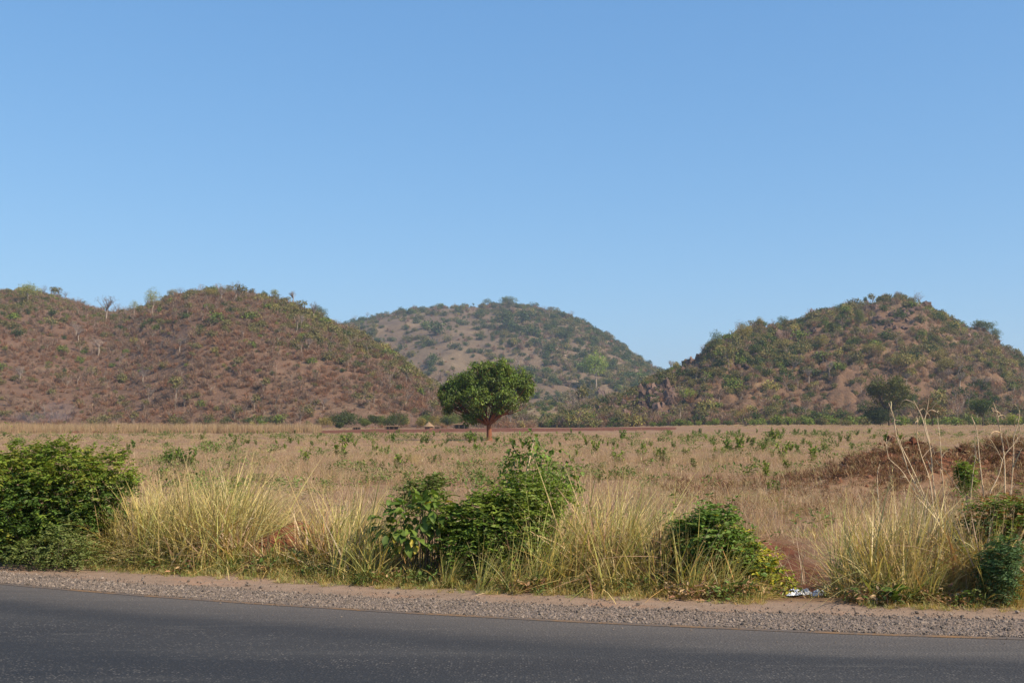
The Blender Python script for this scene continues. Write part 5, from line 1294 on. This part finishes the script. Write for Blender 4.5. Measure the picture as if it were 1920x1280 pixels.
# tall leafy sapling behind it, leaves as pieces
mid_leaves = [big_leaf_mesh(k + 10, c, 0.13, 0.085) for k, c in enumerate([(0.075, 0.12, 0.03), (0.095, 0.15, 0.036), (0.06, 0.10, 0.027), (0.12, 0.18, 0.045)])]
r = np.random.default_rng(45); bY = 17.6; bb = gpoint(pxx(985, bY), bY); root = empty('tall_sapling', bb)
b = MB(); tips = [(1003, 822), (1018, 838), (965, 838), (950, 880), (990, 870), (1040, 875), (1065, 870), (1078, 885), (955, 905), (1030, 905), (1060, 905), (985, 895), (1010, 930), (1050, 935), (970, 860), (1025, 870), (1000, 850), (975, 920), (1040, 925), (1085, 900)]
main = limb((0, 0, -0.1), at(1000, 830, bY) - bb, 0.02, 8, r)
b.tube(main, np.linspace(0.02, 0.006, 8), 6)
LP = []
for (x, y) in tips:
    tip = at(x, y, bY) - bb; tip[1] = r.normal() * 0.3
    k = int(np.clip((tip[2] / main[-1][2]) * 7 - 2, 1, 6)); br = limb(main[k], tip, 0.05, 5, r)
    b.tube(br, np.linspace(0.009, 0.003, 5), 4)
    for t in r.uniform(0.35, 1.1, 15): LP.append(np.array([np.interp(t * 4, np.arange(5), br[:, c]) for c in range(3)]) + r.normal(size=3) * 0.075)
b.build('stem', STRAW_STALK, root, smooth=True)
for k, q in enumerate(LP):
    dd = unit(1, r)[0]; dd[2] -= 0.2; leaf_object(root, mid_leaves[k % 4], q, dd, r, r.uniform(0.5, 0.95))
f = MB(); q = np.array(LP); q = np.concatenate([q, q, q, q]) + r.normal(size=(4 * len(LP), 3)) * 0.07; n = len(q)
D = unit(n, r); D[:, 2] -= 0.1
f.leaves(q, D, unit(n, r) * 0.6 + np.array((0, -0.2, 0.8)), r.uniform(0.05, 0.10, n), r.uniform(0.03, 0.055, n), jitter(np.array([(0.075, 0.12, 0.03), (0.095, 0.15, 0.036), (0.06, 0.10, 0.027)])[r.integers(0, 3, n)], n, 0.15, r), fine=True)
f.build('young_leaves', LEAF, root)
tag(root, 'tall leafy green sapling rising behind the dense middle bush', 'sapling')
# trailing vine mound on the right, yellowing at its low end
bY = 14.35; bb = gpoint(pxx(1360, bY), bY)
lobes = [lob(bb, bY, 1300, 1005, 34, 26, 0.4), lob(bb, bY, 1335, 1000, 40, 30, 0.45), lob(bb, bY, 1372, 1026, 38, 26, 0.4), lob(bb, bY, 1408, 1050, 32, 24, 0.35), lob(bb, bY, 1440, 1078, 26, 20, 0.3), lob(bb, bY, 1345, 972, 22, 14, 0.3), lob(bb, bY, 1290, 1040, 30, 26, 0.35), lob(bb, bY, 1385, 1066, 46, 24, 0.35), lob(bb, bY, 1462, 1092, 14, 11, 0.2)]
VG = [[(0.075, 0.135, 0.030), (0.095, 0.16, 0.036), (0.06, 0.11, 0.026)], [(0.22, 0.24, 0.035), (0.30, 0.29, 0.04), (0.17, 0.20, 0.035)]]
def vine_col(P, r):
    x0, x1 = P[:, 0].min(), P[:, 0].max(); u_ = (P[:, 0] - x0) / (x1 - x0); return (u_ + 0.18 * r.normal(size=len(P)) > 0.72).astype(int)
bush('trailing_vine', bb, lobes, 1250, VG, 46, 'trailing green vine mound with yellow leaves beside the bare red runnel', 'vine', 24, 0.17, 0.062, 0.038, 4, colour_fn=vine_col)
# bush at the right edge
bY = 14.3; bb = gpoint(pxx(1885, bY), bY)
lobes = [lob(bb, bY, 1890, 980, 50, 40, 0.5), lob(bb, bY, 1930, 1000, 60, 60, 0.6), lob(bb, bY, 1880, 1030, 46, 40, 0.5), lob(bb, bY, 1925, 1060, 60, 40, 0.5), lob(bb, bY, 1850, 965, 26, 24, 0.35)]
REDG = [[(0.085, 0.13, 0.030), (0.06, 0.10, 0.024), (0.11, 0.15, 0.032)], [(0.20, 0.10, 0.04), (0.17, 0.085, 0.035)]]
bush('creeper_bush', bb, lobes, 1300, REDG, 47, 'green and rust leaved creeper bush at the right edge of the verge', 'bush', 26, 0.16, 0.052, 0.032, 4, colour_fn=lambda P, r: (r.uniform(size=len(P)) < 0.3).astype(int))
bY = 13.1; bb = gpoint(pxx(1872, bY), bY)
lobes = [lob(bb, bY, 1872, 1060, 26, 26, 0.25), lob(bb, bY, 1868, 1095, 22, 18, 0.2), lob(bb, bY, 1885, 1030, 18, 18, 0.2)]
bush('blue_green_weed', bb, lobes, 420, [(0.055, 0.105, 0.050), (0.07, 0.13, 0.062), (0.045, 0.085, 0.042)], 48, 'upright blue green weed at the roadside below the right edge bush', 'weed', 12, 0.13, 0.06, 0.014, 5, stem_r=0.006)
bY = 13.05; bb = gpoint(pxx(1668, bY), bY); root = empty('leafy_weed', bb); r = np.random.default_rng(49)
b = MB(); b.tube([(0, 0, -0.05), (0.01, 0, 0.08), (0, 0, 0.17)], (0.01, 0.008, 0.005), 5); b.build('stem', STRAW_STALK, root)
for k in range(11):
    a = k * 2.4; dd = np.array((math.cos(a), math.sin(a), 0.9 - 0.12 * (k % 5))); leaf_object(root, big_leaves[k % 3], np.array((0, 0, 0.03 + 0.012 * k)), dd, r, 0.8 + 0.25 * (k % 3) / 2)
tag(root, 'single pale green leafy weed at the edge of the dirt shoulder', 'weed')
# two mid-distance plants behind the left grass and shrubs behind the middle bush
for i, (x0, Y, lobs, pal, lab) in enumerate((
        (440, 21.5, [(430, 935, 22, 24), (436, 955, 26, 20)], SAPD, 'thin green bush standing in the tall grass left of the red cutting'),
        (805, 22.0, [(800, 925, 34, 24), (770, 930, 24, 18), (815, 908, 16, 12)], [(0.10, 0.14, 0.045), (0.085, 0.12, 0.04)], 'soft grey green bush behind the broad leaved shrub'),
        (1812, 33.0, [(1812, 895, 13, 22), (1808, 880, 9, 10)], SAPD, 'dark green upright bush on the near side of the earth mound'))):
    bb = gpoint(pxx(x0, Y), Y)
    bush('field_bush', bb, [lob(bb, Y, a, b_, c, e, c * Y / F * 0.9) for a, b_, c, e in lobs], 230, pal, 60 + i, lab, 'bush', 8, 0.2, 0.085, 0.045, 4)

# ------------------------------------------------------------------ dry stalks on the right, each traced as its own bent stem
def cp(pts): return [(1540 + a / 4.92, 740 + b_ / 4.92) for a, b_ in pts]
STALKS = [
    ([(1060, 1130), (940, 950), (800, 700), (760, 560), (690, 380), (670, 200), (620, 75)], 17.0, 1.0, 'tallest left dry stalk leaning left above the mound'),
    ([(1075, 1120), (975, 985), (830, 660), (770, 540), (700, 400), (662, 230), (735, 240)], 17.1, 1.0, 'dry stalk with a side spur beside the tallest left leaning one'),
    ([(1050, 1150), (1000, 770), (920, 560), (880, 400), (880, 280), (910, 190)], 17.2, 0.9, 'gently curved dry stalk right of the leaning pair'),
    ([(1090, 1180), (1030, 800), (1010, 500), (960, 330), (930, 200), (850, 50)], 16.9, 1.0, 'dry stalk ending in a long bent tip near the rusty tree'),
    ([(1000, 440), (950, 240), (970, 165), (1020, 130), (1085, 170)], 16.9, 0.6, 'hooked dry blade curling over at the top of the bent stalk'),
    ([(1150, 1150), (1130, 900), (1110, 650), (1095, 400), (1070, 200)], 17.3, 0.8, 'straight thin dry stalk below the rusty tree'),
    ([(1520, 1150), (1500, 950), (1460, 600), (1435, 320), (1380, 190), (1400, 170)], 16.6, 0.9, 'dry stalk with a kinked tip left of the round dark tree'),
    ([(1360, 1150), (1380, 920), (1405, 680), (1435, 510)], 16.6, 0.8, 'short dry stalk crossing the kinked one'),
    ([(1700, 1150), (1695, 900), (1690, 600), (1670, 430), (1630, 250), (1570, 120)], 16.4, 1.0, 'tall dry stalk reaching up to the round dark tree'),
    ([(1665, 420), (1640, 270), (1620, 160), (1585, 65)], 16.4, 0.7, 'forked dry tip beside the tall stalk at the round dark tree'),
    ([(1745, 1150), (1745, 970), (1775, 560), (1770, 400), (1820, 250), (1830, 140), (1780, 80)], 16.3, 0.9, 'zigzag dry stalk near the right picture edge'),
    ([(1690, 640), (1600, 470), (1490, 300)], 16.4, 0.45, 'thin slanting dry twig between the two right stalks'),
    ([(1380, 1150), (1320, 960), (1200, 770), (1050, 600)], 16.8, 0.6, 'slanting dry twig leaning left in front of the mound'),
    ([(960, 1100), (880, 920), (740, 690), (620, 590), (600, 480), (600, 400)], 17.0, 0.7, 'bent dry stalk at the left side of the stalk clump'),
    ([(530, 1050), (520, 880), (515, 720), (545, 610)], 17.2, 0.6, 'short upright dry stalk left of the stalk clump'),
    ([(700, 1100), (655, 960), (590, 775)], 17.0, 0.5, 'short slanting dry twig low on the left of the stalk clump'),
    ([(1520, 1100), (1560, 890), (1640, 740), (1680, 560), (1800, 430), (1871, 310)], 16.2, 0.7, 'dry stalk leaning right towards the picture edge'),
    ([(1730, 1120), (1740, 880), (1790, 830), (1840, 800)], 16.2, 0.5, 'short dry twig bending right near the right edge bush'),
    ([(460, 1290), (380, 1050), (325, 840)], 15.4, 0.6, 'thin straight dry stalk in the grass left of the stalk clump'),
    ([(1010, 1260), (960, 1160), (770, 940)], 16.0, 0.6, 'low slanting dry twig in the grass under the stalk clump')]
r = np.random.default_rng(51)
for i, (pts_, Y, th, lab) in enumerate(STALKS):
    q = np.array([at(a, b_, Y + 0.05 * math.sin(i * 3 + k)) for k, (a, b_) in enumerate(cp(pts_))])
    if pts_[0][1] > 850: q = np.vstack([gpoint(q[0][0] + 0.03, Y + 0.05), q])
    t0 = np.linspace(0, 1, len(q)); t1 = np.linspace(0, 1, len(q) * 4); c = np.stack([np.interp(t1, t0, q[:, k]) for k in range(3)], 1)
    c[1:-1] = (c[:-2] + 2 * c[1:-1] + c[2:]) / 4
    base = c[0].copy(); root = empty('dry_stalk', base); b = MB()
    rad = np.linspace(0.0115, 0.0038, len(c)) * th * (1 + 0.25 * (np.arange(len(c)) % 4 == 0))
    b.tube(c - base, rad, 6); b.build('stem', STRAW_STALK, root, smooth=True)
    f = MB()
    for _ in range(5 if len(pts_) > 4 else 2):
        k = int(r.integers(len(c) // 3, len(c) - 1)); D = unit(1, r)[0] * 0.8 + np.array((0, 0, 0.3)); tip = c[k] - base + D * r.uniform(0.12, 0.35)
        l_ = limb(c[k] - base, tip, -0.25, 5, r); l_[-1][2] -= 0.06
        f.tube(l_, np.array((0.007, 0.009, 0.007, 0.004, 0.001)) * th, 4, col=jitter((0.52, 0.39, 0.24), 1, 0.12, r)[0])
    f.build('dead_leaf', GRASS, root)
    tag(root, lab, 'dry stalk')

# ------------------------------------------------------------------ brush over the earth mound, stumps, twigs
brush_kinds = [twig_kind(970 + k, [(0.18, 0.08, 0.045), (0.25, 0.14, 0.08), (0.11, 0.055, 0.034), (0.40, 0.28, 0.16)], 70, [0.3, 0.5, 0.8][k % 3]) for k in range(6)]
n = 10500; mx = rng.uniform(5.5, 26, n); my = rng.uniform(31, 49, n); mm = mound(mx, my)
keep = rng.uniform(size=n) < np.clip(1.8 * mm + 0.12, 0, 0.95) * np.clip(2.6 * fbm(mx * 0.7, my * 0.7, 241, 3) - 0.5, 0.1, 1)
mx, my = mx[keep], my[keep]
o = scatter('mound_brush', np.stack([mx, my, ground_z(mx, my)], 1), rots(len(mx), 0.5), rng.uniform(0.12, 0.5, len(mx)), rng.integers(0, 6, len(mx)), brush_kinds)
tag(o, 'dead brown brush and roots lying over the red earth mound', 'brush')
n = 700; mx = rng.uniform(8, 25, n); my = rng.uniform(37, 47, n); keep = mound(mx, my) > 0.15; mx, my = mx[keep], my[keep]
clod_kinds = [stone_mesh(980 + k, 0.7, 0, 0.3, CLOD) for k in range(3)]
o = scatter('red_clods', np.stack([mx, my, ground_z(mx, my) + 0.02], 1), rots(len(mx), 0.5), rng.uniform(0.04, 0.16, len(mx)), rng.integers(0, 3, len(mx)), clod_kinds)
tag(o, 'red earth clods on the mound', 'earth')
def stump(px, Y, h_, rad, label, seed, bark=None):
    p = gpoint(pxx(px, Y), Y); r = np.random.default_rng(seed); root = empty('stump', p)
    b = MB(); b.tube([(0, 0, -0.2), (0.02, 0, h_ * 0.3), (0.0, 0, h_ * 0.7), (0.05, 0, h_)], (rad * 1.5, rad, rad * 0.9, rad * 0.7), 9); b.build('trunk', bark or BARK_RED, root)
    b = MB()
    for k in range(5):
        a = k * 1.25 + r.uniform(0, 0.5); b.tube(limb((0, 0, h_ * 0.25), (math.cos(a) * rad * 4, math.sin(a) * rad * 4, r.uniform(-0.05, h_ * 0.6)), -0.1, 5, r), np.linspace(rad * 0.4, rad * 0.1, 5), 5)
    b.build('root', bark or BARK_RED, root)
    tag(root, label, 'stump')
stump(1708, 42.4, 0.34, 0.13, 'red upended stump standing on the crest of the earth mound', 52, BARK_STUMP)
stump(1743, 41.6, 0.32, 0.09, 'small dark stump on the mound right of the red one', 53, BARK_DARK)
p = flat_hit(1397, 799)
stump(1397, p[1], 1.6, 0.35, 'dark stump at the far field edge below the thin tree', 54, BARK_DARK)

# ------------------------------------------------------------------ litter on the shoulder
def plastic_material():
    m, nt, out = new_mat('white_plastic')
    n1 = noise(nt, pos(nt), 30, 3, 0.6)
    p = finish(nt, out, ramp(nt, n1, [(0.3, (0.72, 0.73, 0.76)), (0.7, (0.84, 0.84, 0.85))]), 0.35, 0.5, n1, 0.3, 0.01)
    return m
PLASTIC = plastic_material()
def crumpled(px, py, w_px, h_px, label, seed):
    p = flat_hit(px, py); m = p[1] / F; n = 26; w2, hh = w_px * m / 2, h_px * m
    u_, v_ = np.meshgrid(np.linspace(-1, 1, n), np.linspace(-1, 1, n)); rr = np.sqrt(u_ ** 2 + v_ ** 2)
    fold = np.abs(fbm(u_ * 2.6 + seed, v_ * 2.6, seed, 4) - 0.5) * 2
    zz_ = np.clip(1.05 - rr ** 2, 0, 1) ** 0.6 * (0.35 + 0.9 * fold) * hh * 1.3
    a = np.arctan2(v_, u_); out_ = 1 + 0.18 * np.sin(3 * a + seed) + 0.12 * np.sin(7 * a)
    o = grid_obj('plastic_bag', u_ * w2 * out_, v_ * w2 * 0.75 * out_, zz_ + 0.012, PLASTIC, smooth=False); o.location = p + np.array((0, 0.02, 0.0))
    tag(o, label, 'litter')
crumpled(1500, 1115, 44, 13, 'larger crumpled white plastic bag at the edge of the dirt shoulder', 3)
crumpled(1535, 1118, 28, 10, 'smaller crumpled white plastic scrap just right of the bag', 8)

# ------------------------------------------------------------------ the dusty air between here and the hills
def haze_material():
    m, nt, out = new_mat('haze_air')
    v = N(nt, 'ShaderNodeVolumePrincipled', in_Density=0.00013, in_Anisotropy=0.25)
    v.inputs['Color'].default_value = (0.72, 0.84, 1.0, 1)
    nt.links.new(v.outputs[0], out.inputs['Volume'])
    return m
hb = MB(); hb.box((-3400, -420, -4), (3400, 3900, 230))
hz = hb.build('haze', haze_material())
tag(hz, 'thin pale haze over the far hills', 'haze', kind='stuff')

# faint smoke from a grass fire at the foot of the left hill
def smoke_material():
    m, nt, out = new_mat('thin_smoke')
    v = N(nt, 'ShaderNodeVolumePrincipled', in_Density=0.0045, in_Anisotropy=0.2)
    v.inputs['Color'].default_value = (0.80, 0.82, 0.95, 1)
    nt.links.new(v.outputs[0], out.inputs['Volume'])
    return m
SMOKE = smoke_material()
for (px_, py_, Y_, rx_, rz_, lab_) in ((70, 782, 400, 62, 10, 'thin bluish smoke low along the foot of the left hill'), (112, 768, 402, 30, 18, 'small bluish smoke puff rising at the foot of the left hill')):
    import bmesh
    bm = bmesh.new(); bmesh.ops.create_icosphere(bm, subdivisions=4, radius=1.0)
    for v in bm.verts:
        k_ = 0.8 + 0.5 * float(fbm(v.co.x * 1.6 + px_, v.co.z * 1.6 + v.co.y, 281, 3)); v.co *= k_
    me = bpy.data.meshes.new('smoke'); bm.to_mesh(me); bm.free(); me.materials.append(SMOKE)
    o = link('smoke', me, None, at(px_, py_, Y_), 0, (rx_ * Y_ / F, 9, rz_ * Y_ / F)); tag(o, lab_, 'smoke', kind='stuff')
